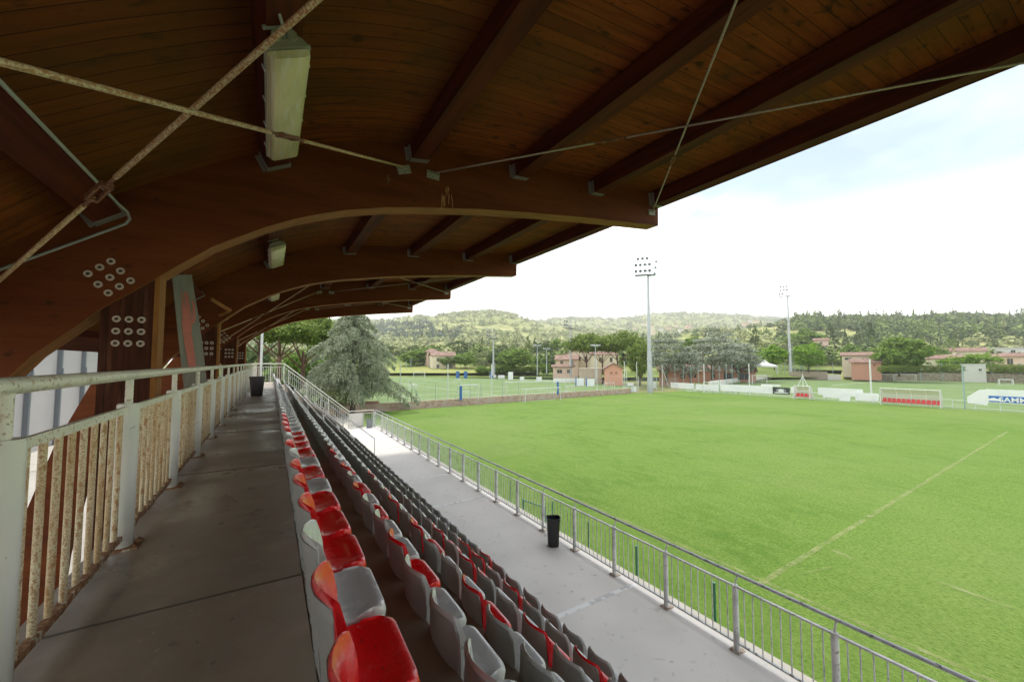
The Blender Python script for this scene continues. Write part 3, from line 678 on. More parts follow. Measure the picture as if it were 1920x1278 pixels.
# end railing: across the walkway, down the steps, and across the lower walkway
t = railing('end_railing', (1, 30, ZU), 'white railing closing the far end of the stand, sloping down with the steps')
Pz = [(-.78,-.09),(.74,-.09),(4.80,-3.46),(6.50,-3.46)]
yy = 29.95
b = MB(); b.tube([(x,yy,z) for x,z in Pz], .032, 10); part(b, 'handrail', M['post_clean'], t)
def floorz(x):
    return ZU if x < .76 else ZU+(ZL-ZU)*min(1,(x-.76)/(4.8-.76))
for x in (-.78,.0,.74,2.1,3.45,4.80,5.75,6.45):
    z = [a[1]+(b_[1]-a[1])*(x-a[0])/(b_[0]-a[0]) for a, b_ in zip(Pz, Pz[1:]) if a[0] <= x <= b_[0]][0]
    b = MB(); b.cyl(x, yy, floorz(x), z-.18, .042, 10); b.cyl(x, yy, z-.18, z, .018, 8); part(b, 'post', M['post_clean'], t)
for x0, x1 in ((-.74,-.04),(.04,.70),(.80,2.06),(2.14,3.41),(3.49,4.76),(5.80,6.40)):
    def hz_(x): return [a[1]+(b_[1]-a[1])*(x-a[0])/(b_[0]-a[0]) for a, b_ in zip(Pz, Pz[1:]) if a[0] <= x <= b_[0]][0]
    b = MB(); b.beam((x0,yy,hz_(x0)-.2),(x1,yy,hz_(x1)-.2),.03,.03); part(b, 'top_bar', M['post_clean'], t, False)
    b = MB(); b.beam((x0,yy,floorz(x0)+.12),(x1,yy,floorz(x1)+.12),.03,.03); part(b, 'bottom_bar', M['post_clean'], t, False)
    n = max(4, int((x1-x0)/.125))
    for q in range(n):
        x = x0+(x1-x0)*(q+.5)/n
        b = MB(); b.cyl(x, yy, floorz(x)+.12, hz_(x)-.2, .012, 6); part(b, 'baluster', M['post_clean'], t)
b = MB(); b.box(4.86,5.70,yy-.02,yy+.02,ZL+.05,ZL+.98); part(b, 'solid_panel', M['whitew'], t, False)

t = railing('aisle_handrail', (2.2, 18, -3), 'thin grey handrail stepping down beside the seats at the aisle')
ay = 17.9
pts = [(.50,ay,-.46),(.62,ay,-.50),(3.93,ay,-3.30),(3.95,ay,-4.5)]
b = MB(); b.tube(pts, .020, 8); part(b, 'rail', M['grey_rail'], t)
for x, zt, zb in ((.52,-.47,-1.45),(1.95,-1.62,-2.4),(2.65,-2.21,-3.3)):
    b = MB(); b.cyl(x, ay, zb, zt, .020, 8); part(b, 'post', M['grey_rail'], t)
t = railing('stair_railing', (2.6, 29.0, -3), 'white wall rail sloping beside the far steps behind the seats')
b = MB(); b.tube([(.95,29.0,-.50),(4.9,29.0,-3.75)], .02, 8); part(b, 'rail', M['post_clean'], t)
for x in (1.0,2.9,4.85):
    z = -.50-(x-.95)*.8228
    b = MB(); b.cyl(x, 29.0, z-.9, z, .02, 8); part(b, 'post', M['post_clean'], t)

b = MB(); b.box(-.60,-.46,29.72,29.84,ZU,3.3); tag(b.build('downpipe', M['wpost']), 'white square steel column at the far corner of the walkway', 'column')

# bins
def bin_(name, c, w, d, h, m, label, taper=.78, rim=True, rz=0, dshape=False):
    t = thing(name, c, label, 'litter bin', rz=rz); k = 28
    def ring(s, z, e=0):
        o = []
        for j in range(k):
            a = 2*math.pi*j/k; ca, sa = math.cos(a), math.sin(a); p = 4.0
            x = abs(ca)**(2/p)*math.copysign(1, ca)*w/2*s; y = abs(sa)**(2/p)*math.copysign(1, sa)*d/2*s
            if dshape and y > 0: y *= .55
            o.append((x, y, z))
        return o
    rings = [ring(taper*.96,0), ring(taper,.02), ring(taper+(.97-taper)*.5,h*.5), ring(.97,h-.06), ring(1.03,h-.055), ring(1.04,h), ring(.99,h), ring(.93,h-.05), ring(taper*.9,.04)]
    vs = [p for r_ in rings for p in r_]; fs = [tuple(range(k))[::-1], tuple((len(rings)-1)*k+j for j in range(k))]
    for q in range(len(rings)-1):
        for j in range(k): fs.append((q*k+j, q*k+(j+1)%k, (q+1)*k+(j+1)%k, (q+1)*k+j))
    b = MB(); b.add(vs, fs); b.build('tub', m, t, True, 45)
    return t
t = bin_('litter_bin', (6.22, 8.20, ZL), .34, .40, .70, M['black_plastic'], 'black plastic bin standing open against the pitch railing', .80, rz=-.5, dshape=True)
b = MB(); b.box(-.10,.10,-.215,-.195,.60,.69); b.build('clip', M['black_plastic'], t)
t = bin_('litter_bin', (-.42, 17.6, ZU), .50, .42, .72, M['dark_plastic'], 'dark grey wheel-less bin beside the white railing on the upper walkway', .74)
t = bin_('litter_bin', (6.08, 29.35, ZL), .44, .40, .56, M['grey_bin'], 'pale grey bin in the far corner of the lower walkway', .86)
# bird
b = MB(); b.tube([(-.12,0,0),(-.04,0,.01),(.05,0,.0),(.13,0,-.01)], [.01,.045,.04,.008], 8)
for s in (-1, 1): b.add([(.05,0,.02),(-.05,0,.02),(-.12,s*.28,.09),(-.03,s*.22,.08)], [(0,1,2,3)])
o = b.build('bird', M['black'], None, True); o.location = at(985,556,55); tag(o, 'tiny dark bird flying in the pale sky', 'bird')

# ================================================================ GROUND AND PITCHES
def sheet(name, pts, z, m, kind='structure'):
    b = MB(); b.add([(p[0], p[1], z) for p in pts], [tuple(range(len(pts)))])
    o = b.build(name, m); o['kind'] = kind; return o
ring = [(3800*math.cos(2*math.pi*k/48), 3800*math.sin(2*math.pi*k/48)) for k in range(48)]
sheet('ground', ring, ZF-.55, M['earth'])
P0 = atz(715,772,ZF); P1 = atz(1189,737,ZF); P2 = atz(1280,733,ZF); P3 = atz(1600,755,ZF); P4 = atz(1920,775,ZF)
pe = (P4-P3).normalized()
sheet('grass_pitch', [(6.9,-60),(6.9,44.2),(P0.x,P0.y+.3),(P1.x,P1.y+.3),(P2.x,P2.y),(P3.x,P3.y),(P4.x,P4.y),(P4.x+pe.x*80,P4.y+pe.y*80)], ZF, M['grass'])
def stripe(name, a, b_, w, z, m):
    a = Vector(a); b_ = Vector(b_); a.z = b_.z = z; d = (b_-a).normalized(); s = Vector((-d.y, d.x, 0))*w/2
    return a-s, b_-s, b_+s, a+s
def fade(m, nt, b, src, cur):
    n = nd(nt, 'ShaderNodeTexNoise'); n.inputs['Scale'].default_value = 2.2; n.inputs['Detail'].default_value = 6; nt.links.new(src, n.inputs['Vector'])
    r = nd(nt, 'ShaderNodeMapRange'); r.inputs[1].default_value = .32; r.inputs[2].default_value = .62; r.inputs[4].default_value = .46; nt.links.new(n.outputs[0], r.inputs[0])
    nt.links.new(r.outputs[0], b.inputs['Alpha'])
M['faded'] = mat('faded_line_turf', (.42,.44,.22), .9, spec=.1, noise_=[(5,5,.45,.6,(.30,.36,.10),.7)], extra=fade)
b = MB()
tl = [atz(1850,1260,ZF), atz(1345,1040,ZF), atz(1080,955,ZF), atz(920,885,ZF), atz(760,800,ZF)]
tl0 = (11.15, -20, 0); tl1 = (10.2, 42, 0)
b.quad(*stripe('', tl0, tl1, .13, ZF+.006, None))
b.quad(*stripe('', atz(1425,1094,ZF), atz(1890,808,ZF), .15, ZF+.007, None))
b.quad(*stripe('', atz(1560,1030,ZF), atz(1600,1048,ZF), .15, ZF+.008, None))
b.quad(*stripe('', atz(1500,1076,ZF), atz(1560,1062,ZF), .08, ZF+.009, None))
b.quad(*stripe('', atz(1760,1090,ZF), atz(1900,1140,ZF), .15, ZF+.008, None))
b.quad(*stripe('', P2+Vector((-1.2,-1,0)), P4+Vector((-1.2,-20,0)), .25, ZF+.006, None))
struct(b.build('pitch_lines', M['faded']))
b = MB()
for k in range(1, 13): pass
# strip of rough grass at the far touchline and paved ground around
sheet('end_path', [(6.0,30.2),(6.9,44.0),(P0.x-2,P0.y+.2),(P0.x,P0.y+3),(-30,60),(-30,30.2)], ZF-.03, M['conc_white'])
sheet('plaza', [(-.9,-40),(-.9,31),(-3,60),(-90,60),(-90,-40)], ZF-.05, M['tar'])
# left artificial pitch on its raised plinth
ZP = -4.8
A = Vector((P0.x-12, P0.y-.2, 0)); B = Vector((P1.x+3, P1.y+1.2, 0)); u = (B-A).normalized(); v = Vector((-u.y, u.x, 0))
FL = atz(735,706,ZP); FR = atz(1085,712,ZP)
sheet('artificial_pitch', [A+v*.6, B+v*.6, Vector((P1.x+8,P1.y+10,0)), Vector((FR.x+6,FR.y,0)), FR, FL, Vector((FL.x-50,FL.y,0)), A+v*20-u*30], ZP, M['turf'])
def LP(s, t_): q = A+u*s+v*t_; return Vector((q.x, q.y, 0))
b = MB()
for t_ in (3.0, 10, 22, 40, 58, 80):
    b.quad(*stripe('', LP(3,t_), LP(46-t_*.25,t_), .12, ZP+.006, None))
for s in (6, 18, 30, 42): b.quad(*stripe('', LP(s,3), LP(s,80), .12, ZP+.008, None))
for k in range(24):
    a0, a1_ = 2*math.pi*k/24, 2*math.pi*(k+1)/24; c = LP(24, 40)
    b.quad(*stripe('', c+Vector((8*math.cos(a0),8*math.sin(a0),0)), c+Vector((8*math.cos(a1_),8*math.sin(a1_),0)), .12, ZP+.010, None))
struct(b.build('pitch_lines', M['line']))
# right artificial pitch beyond the far touchline
ZQ = ZF-.04
q = [P2+Vector((.5,2,0)), P3+Vector((.5,0,0)), P4+Vector((.5,0,0)), P4+pe*80, atz(2150,722,ZQ), atz(1920,718,ZQ), atz(1720,713,ZQ), atz(1600,711,ZQ), atz(1500,709,ZQ), atz(1380,716,ZQ), atz(1290,728,ZQ)]
sheet('artificial_pitch', q, ZQ, M['turf'])
b = MB()
for (x0,y0,x1,y1) in ((1400,717,1610,712),(1560,722,1660,714),(1560,722,1590,724),(1240,742,1380,718),(1810,735,2000,733),(1600,716,1930,723),(1700,722,2000,729),(1740,757,1850,760)):
    b.quad(*stripe('', atz(x0,y0,ZQ), atz(x1,y1,ZQ), .16, ZQ+.008, None))
struct(b.build('pitch_lines', M['line']))

# ================================================================ TREES
def crown_mesh(seed, clumps, leaves, size, shape='round', squash=1.0, inner=.25, lw=.8):
    """unit crown: radius 1, height about 2*squash, centre at origin; many leaf faces in clumps"""
    g = random.Random(seed); b = MB(); cs = []
    bumps = [(Vector((g.gauss(0,1), g.gauss(0,1), g.gauss(0,1))).normalized(), g.uniform(-.22,.24)) for _ in range(14)]
    for _ in range(clumps):
        if shape == 'cone':
            h = g.random()**1.25; a = g.uniform(0, 2*math.pi); rr = (1-h)*(.9+.2*g.random())*math.sqrt(g.uniform(.35,1))+.03
            c = Vector((rr*math.cos(a), rr*math.sin(a), -1+2*h)); rad = .16*(1.15-h)
        elif shape == 'column':
            h = g.random(); a = g.uniform(0, 2*math.pi); pr = math.sin(math.pi*min(1,(h*.93+.07)))**.5; rr = pr*math.sqrt(g.uniform(.3,1))
            c = Vector((rr*math.cos(a), rr*math.sin(a), -1+2*h)); rad = .22
        else:
            d = Vector((g.gauss(0,1), g.gauss(0,1), g.gauss(0,1))).normalized()
            if shape == 'umbrella' and d.z < -.1: d.z *= -.4; d.normalize()
            f = 1+sum(w*max(0, d.dot(v))**4 for v, w in bumps)
            c = d*f*(g.uniform(inner,1)**.45)*.86; rad = g.uniform(.10,.24)
            c.z *= squash
            if shape == 'layer': c.z = round(c.z*4+c.x*.6)/4+g.uniform(-.07,.07)-.12*(c.x*c.x+c.y*c.y)+.05
        fl = .55 if shape != 'layer' else .34
        for _ in range(leaves):
            o = Vector((g.gauss(0,1), g.gauss(0,1), g.gauss(0,1)*fl))*rad*.55; p = c+o
            n = (o.normalized()+Vector((0,0,.7))+Vector((g.gauss(0,.5), g.gauss(0,.5), g.gauss(0,.5)))).normalized()
            t_ = n.cross(Vector((g.gauss(0,1), g.gauss(0,1), g.gauss(0,1)))).normalized(); s = n.cross(t_); L_ = size*g.uniform(.6,1.35)
            b.add([p-t_*L_*.5, p+s*L_*lw*.4, p+t_*L_*.5, p-s*L_*lw*.4], [(0,1,2,3)])
    return b
CR_ = {}
def getcrown(kind, v):
    k = (kind, v)
    if k not in CR_:
        p = dict(round=(130,36,.13,'round',.95), dense=(170,38,.11,'round',.9), umbrella=(230,38,.11,'umbrella',.6), cedar=(190,40,.10,'layer',.9), cone=(130,16,.12,'cone',1), column=(90,20,.16,'column',1), hedge=(150,26,.09,'round',.8), olive=(80,26,.10,'round',.8))[kind]
        CR_[k] = crown_mesh(sum(map(ord,kind)) % 97 + v*13, p[0], p[1], p[2], p[3], p[4], lw=(.8 if kind not in ('umbrella','cedar') else .5))
    return CR_[k]
MESH_ = {}
def tree(kind, px, base, top, wpx, d, m, label, cat='tree', group=None, trunk=.28, name='tree', v=None, forks=5, bark=None, base_world=None, lean=0):
    """a tree of real size standing d metres off: base/top/width measured as seen from the stand"""
    v = rnd.randrange(3) if v is None else v
    pb = at(px, base, d); H = (base-top)/FPX*d; Wd = wpx/FPX*d/2
    t = thing(name, pb, label, cat, group, rz=rnd.uniform(0, 6.28))
    ch = H*(1-trunk)                                       # crown height
    key = (kind, v, m.name)
    if key not in MESH_:
        o = getcrown(kind, v).build('crown', m); MESH_[key] = o
    else: o = MESH_[key].copy(); COL.objects.link(o)
    sq = {'round':.95,'dense':.9,'umbrella':.6,'cedar':.9,'cone':1,'column':1,'hedge':.8,'olive':.8}[kind]
    o.parent = t; zc_ = H-ch/2; o.scale = (Wd, Wd, ch/2/sq*(1.0 if kind != 'umbrella' else 1.1)); o.rotation_euler.z = rnd.uniform(0,6.28); o.location = (0, 0, zc_)
    b = MB(); r = max(.10, H*.022); g = random.Random(int(px*7+d)); b.tube([(0,0,-.6),(0,0,H*trunk*.6),(g.uniform(-.1,.1)*r,0,H*trunk+ch*.25)], [r*1.25, r, r*.6], 8)
    for q in range(forks):
        a = 2*math.pi*q/forks+g.uniform(-.3,.3); z0 = H*trunk*g.uniform(.75,1.1)
        b.tube([(0,0,z0),(Wd*.32*math.cos(a),Wd*.32*math.sin(a),z0+ch*.25),(Wd*.6*math.cos(a),Wd*.6*math.sin(a),z0+ch*.5)], [r*.5, r*.35, r*.15], 6)
    b.build('trunk', bark or M['bark_grey'], t, True)
    return t

# the blue cedar beside the stand
def big_cedar(px, base, top, wpx, d):
    pb = at(px, base, d); H = (base-top)/FPX*d; Rm = wpx/FPX*d/2
    t = thing('blue_cedar', pb, 'large weeping blue-grey cedar with drooping boughs beside the far steps', 'tree')
    b = MB(); b.tube([(0,0,-.5),(0,0,H*.3),(.1,0,H*.65),(.1,.1,H*.97)], [.34,.26,.15,.04], 10); b.build('trunk', M['bark_grey'], t, True)
    g = random.Random(21); lf = MB(); br = MB()
    nb = 66
    def blade(pp, u, w0, w1, L_):
        w = u.cross(Vector((g.gauss(0,1),g.gauss(0,1),g.gauss(0,1)))).normalized()*g.uniform(w0, w1)
        lf.add([pp-w, pp+w, pp+u*L_+w*.35, pp+u*L_-w*.35], [(0,1,2,3)])
    for q in range(nb):
        h = (q+.5)/nb; h = h**.9; z0 = H*(.16+.82*h); a = q*2.399+g.uniform(-.3,.3)
        prof = (1-h)**.55*(.95+.14*math.sin(q*1.7)); Lb = max(.7, 1.24*Rm*prof*g.uniform(.72,1.16))
        rise = g.uniform(.10,.26)*Lb*(1 if h < .8 else 2.0); pts = []
        for k in range(9):
            s = k/8; pts.append(Vector((Lb*s*math.cos(a+.15*s), Lb*s*math.sin(a+.15*s), z0+rise*math.sin(s*2.4)-Lb*.36*s**2.4)))
        br.tube(pts, [.07*(1-h*.6)*(1-k/9.5) for k in range(9)], 5)
        side = Vector((-math.sin(a), math.cos(a), 0)); out = Vector((math.cos(a), math.sin(a), 0))
        n = int(20+Lb*26)
        for k in range(n):
            s = g.uniform(.15,1.03); i_ = min(7, int(s*8)); p = pts[i_].lerp(pts[i_+1], min(1, s*8-i_))
            wl = Lb*.20*math.sin(math.pi*min(1,s*.80+.12))+.07; off = max(-1.3, min(1.3, g.gauss(0,.55)))*wl
            p = p+side*off+Vector((0,0,-abs(off)*.42))
            dl = g.uniform(.15,.75)*(.45+.75*math.sin(math.pi*min(1,s*.75+.15)))
            dirv = (Vector((0,0,-1))+side*off*.25+out*g.uniform(.0,.35)).normalized()
            m_ = 4+int(dl*6)
            for kk in range(m_):
                pp = p+dirv*dl*kk/m_+Vector((g.gauss(0,.03),g.gauss(0,.03),0)); u = (dirv+Vector((g.gauss(0,.35),g.gauss(0,.35),g.gauss(0,.15)))).normalized()
                blade(pp, u, .022, .045, g.uniform(.14,.28))
            for kk in range(4):
                pp = p+Vector((g.gauss(0,.07),g.gauss(0,.07),g.gauss(.03,.02))); u = (out*g.uniform(.3,1)+side*g.gauss(0,.5)+Vector((0,0,g.gauss(-.15,.15)))).normalized()
                blade(pp, u, .025, .05, g.uniform(.14,.28))
    br.build('branches', M['bark_grey'], t, True); lf.build('crown', M['lf_cedar'], t)
big_cedar(660, 772, 580, 176, 43)
G1 = 'stone pines beside the stand'
for px, base, top, w, d, trk, lb in ((484,752,590,120,48,.62,'tall red-barked pine partly hidden by the far arch post'),(521,762,590,130,44,.60,'tall straight stone pine right of the white column'),(566,750,588,150,50,.42,'forking stone pine with dark limbs touching the blue cedar')):
    tree('umbrella', px, base, top, w, d, M['lf_pine'], lb, group=G1, trunk=trk, name='stone_pine', bark=M['bark'], forks=6)
tree('round', 535, 770, 668, 120, 66, M['lf_green'], 'green bushy tree low behind the pine trunks', trunk=.1, name='bushy_tree')
tree('dense', 598, 765, 640, 120, 64, M['lf_green'], 'dark green tree between the forking pine and the blue cedar', trunk=.1, name='bushy_tree')
tree('round', 470, 770, 640, 90, 70, M['lf_dark'], 'dark tree seen past the farthest arch post', trunk=.1, name='bushy_tree')
tree('olive', 632, 775, 722, 62, 40, M['lf_olive'], 'yellow-green shrub at the foot of the far steps', 'shrub', trunk=.05, name='shrub')
tree('olive', 612, 778, 735, 50, 42, M['lf_olive'], 'smaller pale shrub behind the sloping end railing', 'shrub', trunk=.05, name='shrub')
b = MB(); a_ = atz(640,775,ZF); c_ = atz(716,771,ZF); b.beam((a_.x,a_.y+1.5,ZF+.5),(c_.x,c_.y+1.5,ZF+.5),.3,1.1); tag(b.build('brick_wall', M['brick']), 'red brick garden wall glimpsed under the blue cedar', 'wall')

# trees beyond the pitches
GT = 'trees beyond the pitches'
TL = [
 ('round',772,686,655,52,160,'lf_green','round green tree left of the red-roofed villa, nearest the cedar'),
 ('round',800,687,650,58,165,'lf_green','larger green tree touching the left side of the villa'),
 ('dense',838,686,668,40,150,'lf_green','low green bush in front of the villa'),
 ('round',872,688,660,48,150,'lf_green','green bush just right of the villa'),
 ('olive',905,690,658,60,160,'lf_olive','olive-toned tree left of the tall latticed floodlight mast'),
 ('round',930,690,660,40,150,'lf_dark','dark bush right of the lattice mast'),
 ('dense',962,692,651,78,138,'lf_green','big round dark green tree between two slim lamp posts'),
 ('round',860,664,636,60,240,'lf_dark','dark tree mass above and behind the villa roof'),
 ('cone',905,668,632,22,230,'lf_dark','dark conifer behind the olive tree'),
 ('cone',968,660,634,12,220,'lf_dark','slim cypress above the big round tree'),
 ('cone',1003,672,633,24,200,'lf_dark','dark pointed conifer left of a slim lamp post'),
 ('round',1020,690,640,44,190,'lf_dark','dark tree between two slim lamp posts'),
 ('round',1050,690,636,60,195,'lf_green','mid green tree left of the umbrella pines'),
 ('round',1012,700,668,50,165,'lf_green','low green tree near the dark green screen'),
 ('umbrella',1100,698,626,82,112,'lf_pine','left of the umbrella pines with bare forked trunks'),
 ('umbrella',1158,698,625,92,108,'lf_pine','right umbrella pine with several leaning trunks'),
 ('umbrella',1130,698,632,70,118,'lf_pine','umbrella pine behind, between the two larger ones'),
 ('dense',1200,718,632,46,92,'lf_pine','tall dark tree left of the nearest floodlight pole'),
 ('cedar',1250,712,623,78,98,'lf_cedar2','grey cedar just right of the nearest floodlight pole'),
 ('cedar',1295,716,652,44,96,'lf_cedar2','small grey cedar with low boughs before the brick building'),
 ('cedar',1335,708,622,96,108,'lf_cedar2','broad grey cedar in front of the long brick building'),
 ('cedar',1385,708,634,90,112,'lf_cedar2','grey cedar beside the white gazebo tent'),
 ('round',1300,670,628,60,150,'lf_green','yellow-green tree rising between the grey cedars'),
 ('cone',1416,650,610,22,210,'lf_dark','dark fir rising behind the grey cedars'),
 ('round',1452,690,643,54,125,'lf_bright','bright green tree left of the far floodlight pole'),
 ('round',1516,694,643,60,128,'lf_bright','bright green tree right of the far floodlight pole'),
 ('round',1484,682,640,40,150,'lf_olive','dull brownish tree behind the far floodlight pole'),
 ('round',1512,670,612,76,230,'lf_green','large mid green tree behind the bright one'),
 ('cone',1558,665,606,38,260,'lf_dark','dark conifer right of the large mid green tree'),
 ('cone',1586,662,617,16,250,'lf_dark','slim dark cypress on the slope'),
 ('cone',1610,662,612,18,250,'lf_dark','second slim cypress nearer the round tree'),
 ('cone',1634,668,604,40,240,'lf_dark','tall dark fir left of the round tree'),
 ('round',1596,690,640,46,180,'lf_green','green tree behind the yellow house'),
 ('dense',1686,702,627,88,112,'lf_green','huge round tree behind the twin goals'),
 ('round',1750,684,646,44,150,'lf_green','green tree right of the huge round tree'),
 ('round',1792,694,668,46,125,'lf_bright','bright shrub before the long low houses'),
 ('round',1838,694,662,56,122,'lf_bright','brightest bush above the small white building'),
 ('round',1648,700,676,44,115,'lf_bright','low shrub beside the brick annex'),
]
for k_, px, base, top, w, d, mm, lb in TL:
    trk = {'umbrella':.30,'cone':.06,'column':.05,'cedar':.10}.get(k_, .03)
    tree(k_, px, base, top, w, d, M[mm], lb, group=GT, trunk=trk, name={'umbrella':'umbrella_pine','cone':'conifer','cedar':'grey_cedar'}.get(k_,'leafy_tree'), bark=M['bark'] if k_ == 'umbrella' else None)
for i, (x0, x1, base, top, d, lb) in enumerate(((1648,1806,701,679,108,'clipped green hedge on the stone wall right of the round tree'),(1856,1990,702,676,104,'dark green hedge at the right behind the small white building'))):
    a_ = at(x0,base,d); c_ = at(x1,base,d*.98); n = 9
    b = MB(); hb = getcrown('hedge', 1)
    H = (base-top)/FPX*d; Lh = (c_-a_).length; dirh = (c_-a_).normalized()
    for q in range(n):
        cc = a_+dirh*Lh*(q+.5)/n; s_ = (Lh/n*.85, 1.4, H*.55)
        g = random.Random(q+i*9); rz = g.uniform(0,6.28)
        sub = [(v_, f_) for v_, f_ in ((hb.v, hb.f),)]
        base_i = len(b.v)
        ang = math.atan2(dirh.y, dirh.x)
        for (x, y, z) in hb.v:
            X_ = x*math.cos(rz)-y*math.sin(rz); Y_ = x*math.sin(rz)+y*math.cos(rz)
            X_ *= s_[0]; Y_ *= s_[1]
            b.v.append((cc.x+X_*math.cos(ang)-Y_*math.sin(ang), cc.y+X_*math.sin(ang)+Y_*math.cos(ang), cc.z+H*.45+z*s_[2]*.75))
        b.f += [tuple(i_+base_i for i_ in f) for f in hb.f]; b.mi += [0]*len(hb.f)
    tag(b.build('hedge', M['lf_pine']), lb, 'hedge')

# ================================================================ HILLS
def ridge(name, prof, d0, z0, d1, d2, m, seed, rough=6):
    """hillside: foot at distance d0/height z0 rising to the skyline seen at distance d1, then falling behind"""
    xs = [p[0] for p in prof]; b = MB(); nx = 150; ny = 26
    def sky(px):
        for (a, ya), (c, yc) in zip(prof, prof[1:]):
            if a <= px <= c: return ya+(yc-ya)*(px-a)/(c-a)
        return prof[0][1] if px < xs[0] else prof[-1][1]
    for i in range(nx+1):
        px = xs[0]+(xs[-1]-xs[0])*i/nx; r = ray(px, sky(px)); ztop = r.z*d1
        for j in range(ny+1):
            s = j/ny
            if s <= .8: d = d0+(d1-d0)*(s/.8); q = s/.8; z = z0+(ztop-z0)*(q*q*(3-2*q)*.35+q*.65)
            else: q = (s-.8)/.2; d = d1+(d2-d1)*q; z = ztop-(ztop-z0)*.7*q*q
            p = r*d; n_ = noise.fractal(Vector((p.x*.004+seed, p.y*.004, 0)), 1, 2, 4)
            b.v.append((p.x, p.y, z+n_*rough*min(1, s*3)*(1-.6*abs(s-.8) if s > .5 else 1)*(0 if s < .01 else 1)*(.5 if .7 < s < .9 else 1)))
    for i in range(nx):
        for j in range(ny): a = i*(ny+1)+j; b.f.append((a, a+ny+1, a+ny+2, a+1)); b.mi.append(0)
    o = b.build(name, m, None, True); o['kind'] = 'structure'
    return o, b, nx, ny
def blob(mb, c, rx, rz, g, n=26, fs=1):                          # small leafy crown for far woods
    c = Vector(c)
    for _ in range(n):
        d = Vector((g.gauss(0,1), g.gauss(0,1), g.gauss(0,1))).normalized(); d.z = abs(d.z)*1.1-.25
        p = c+Vector((d.x*rx, d.y*rx, d.z*rz))*g.uniform(.6,1.05); nn = (d+Vector((g.gauss(0,.4),g.gauss(0,.4),g.gauss(0,.4)+.3))).normalized()
        t_ = nn.cross(Vector((g.gauss(0,1),g.gauss(0,1),g.gauss(0,1)))).normalized(); s_ = nn.cross(t_); L_ = rx*g.uniform(.35,.7)*min(1, (30/n)**.5)
        mb.add([p-t_*L_*.6, p+s_*L_*.5, p+t_*L_*.6, p-s_*L_*.5], [(0,1,2,3)])
def spire(mb, c, r, h, g, n=40):
    c = Vector(c)
    for _ in range(n):
        q = g.random()**.8; a = g.uniform(0,6.28); rr = r*(1-q)**.8*g.uniform(.6,1.1)+.05*r
        p = c+Vector((rr*math.cos(a), rr*math.sin(a), h*q)); L_ = r*g.uniform(.35,.7)*(1.15-q*.7)
        t_ = Vector((-math.sin(a), math.cos(a), g.gauss(0,.2))).normalized(); s_ = Vector((math.cos(a)*.4, math.sin(a)*.4, 1)).normalized()
        mb.add([p-t_*L_*.6, p+s_*L_*.9, p+t_*L_*.6, p-s_*L_*.7], [(0,1,2,3)])
def far_wood(name, terr, n, mats, cond, size, seed, label, cone=.12, leaves=24):
    _, tb, nx, ny = terr; g = random.Random(seed); b = MB(); c = 0; tries = 0
    while c < n and tries < n*40:
        tries += 1; i = g.randrange(nx); j = g.randrange(ny-4)
        p = Vector(tb.v[i*(ny+1)+j]).lerp(Vector(tb.v[(i+1)*(ny+1)+j+1]), g.random())
        dd = p.dot(CF)
        if dd < 10: continue
        if g.random() > (dd/900)**.0*1: continue
        X_, Y_, D_ = proj(p)
        if not cond(X_, Y_, p, g): continue
        s = size*g.uniform(.6,1.35); b.m = g.randrange(len(mats))
        if g.random() < cone:
            spire(b, (p.x,p.y,p.z), s*.42, s*1.75, g)
        else: blob(b, (p.x, p.y, p.z+s*.25), s*g.uniform(.7,1.1), s*.85, g, leaves)
        c += 1
    o = b.build(name, mats); tag(o, label, 'woods', kind='stuff'); return o
def wm(name, c1, c2):
    def f(m, nt, b, src, cur):
        gg = nd(nt, 'ShaderNodeNewGeometry'); n = nd(nt, 'ShaderNodeTexNoise'); n.inputs['Scale'].default_value = .7; n.inputs['Detail'].default_value = 5; nt.links.new(src, n.inputs['Vector'])
        ad = nd(nt, 'ShaderNodeMath', operation='MULTIPLY_ADD'); ad.inputs[1].default_value = .55; nt.links.new(gg.outputs['Random Per Island'], ad.inputs[0])
        sb = nd(nt, 'ShaderNodeMath', operation='MULTIPLY'); sb.inputs[1].default_value = .45; nt.links.new(n.outputs[0], sb.inputs[0]); nt.links.new(sb.outputs[0], ad.inputs[2])
        x = nd(nt, 'ShaderNodeMix', data_type='RGBA'); nt.links.new(ad.outputs[0], x.inputs['Factor']); x.inputs['A'].default_value = (*c1,1); x.inputs['B'].default_value = (*c2,1); nt.links.new(x.outputs['Result'], b.inputs['Base Color'])
    return mat(name, c1, .9, spec=.1, extra=f, bump=(1.5,.8,.5))
WD = wm('far_dark_woods', (.055,.09,.032), (.16,.21,.075)); WG = wm('far_green_trees', (.11,.17,.045), (.30,.37,.12)); WO = wm('far_olive_groves', (.25,.28,.12), (.50,.52,.25)); WY = wm('far_pale_groves', (.30,.33,.14), (.52,.53,.25)); WM = wm('far_mixed_trees', (.20,.25,.10), (.38,.42,.18)); WB = wm('far_blue_woods', (.06,.10,.08), (.12,.17,.12))
M['valley'] = mat('valley_grass', (.13,.18,.05), .95, spec=.05, noise_=[(.06,6,.45,.6,(.24,.27,.09),.9)])
h3 = ridge('hills', [(500,600),(700,600),(820,596),(1000,602),(1050,597),(1095,597),(1150,598),(1200,592),(1250,588),(1290,586),(1330,589),(1400,592),(1440,596),(1480,598),(1600,600),(1800,598),(2100,600)], 900, 30, 2600, 3400, M['hill'], 5, 10)
h2 = ridge('hills', [(400,612),(560,608),(700,603),(735,600),(760,595),(820,592),(870,587),(935,585),(962,590),(985,598),(1010,606),(1060,612),(1110,618),(1180,622),(1300,624),(1420,622)], 420, 8, 1500, 1900, M['hill'], 2, 7)
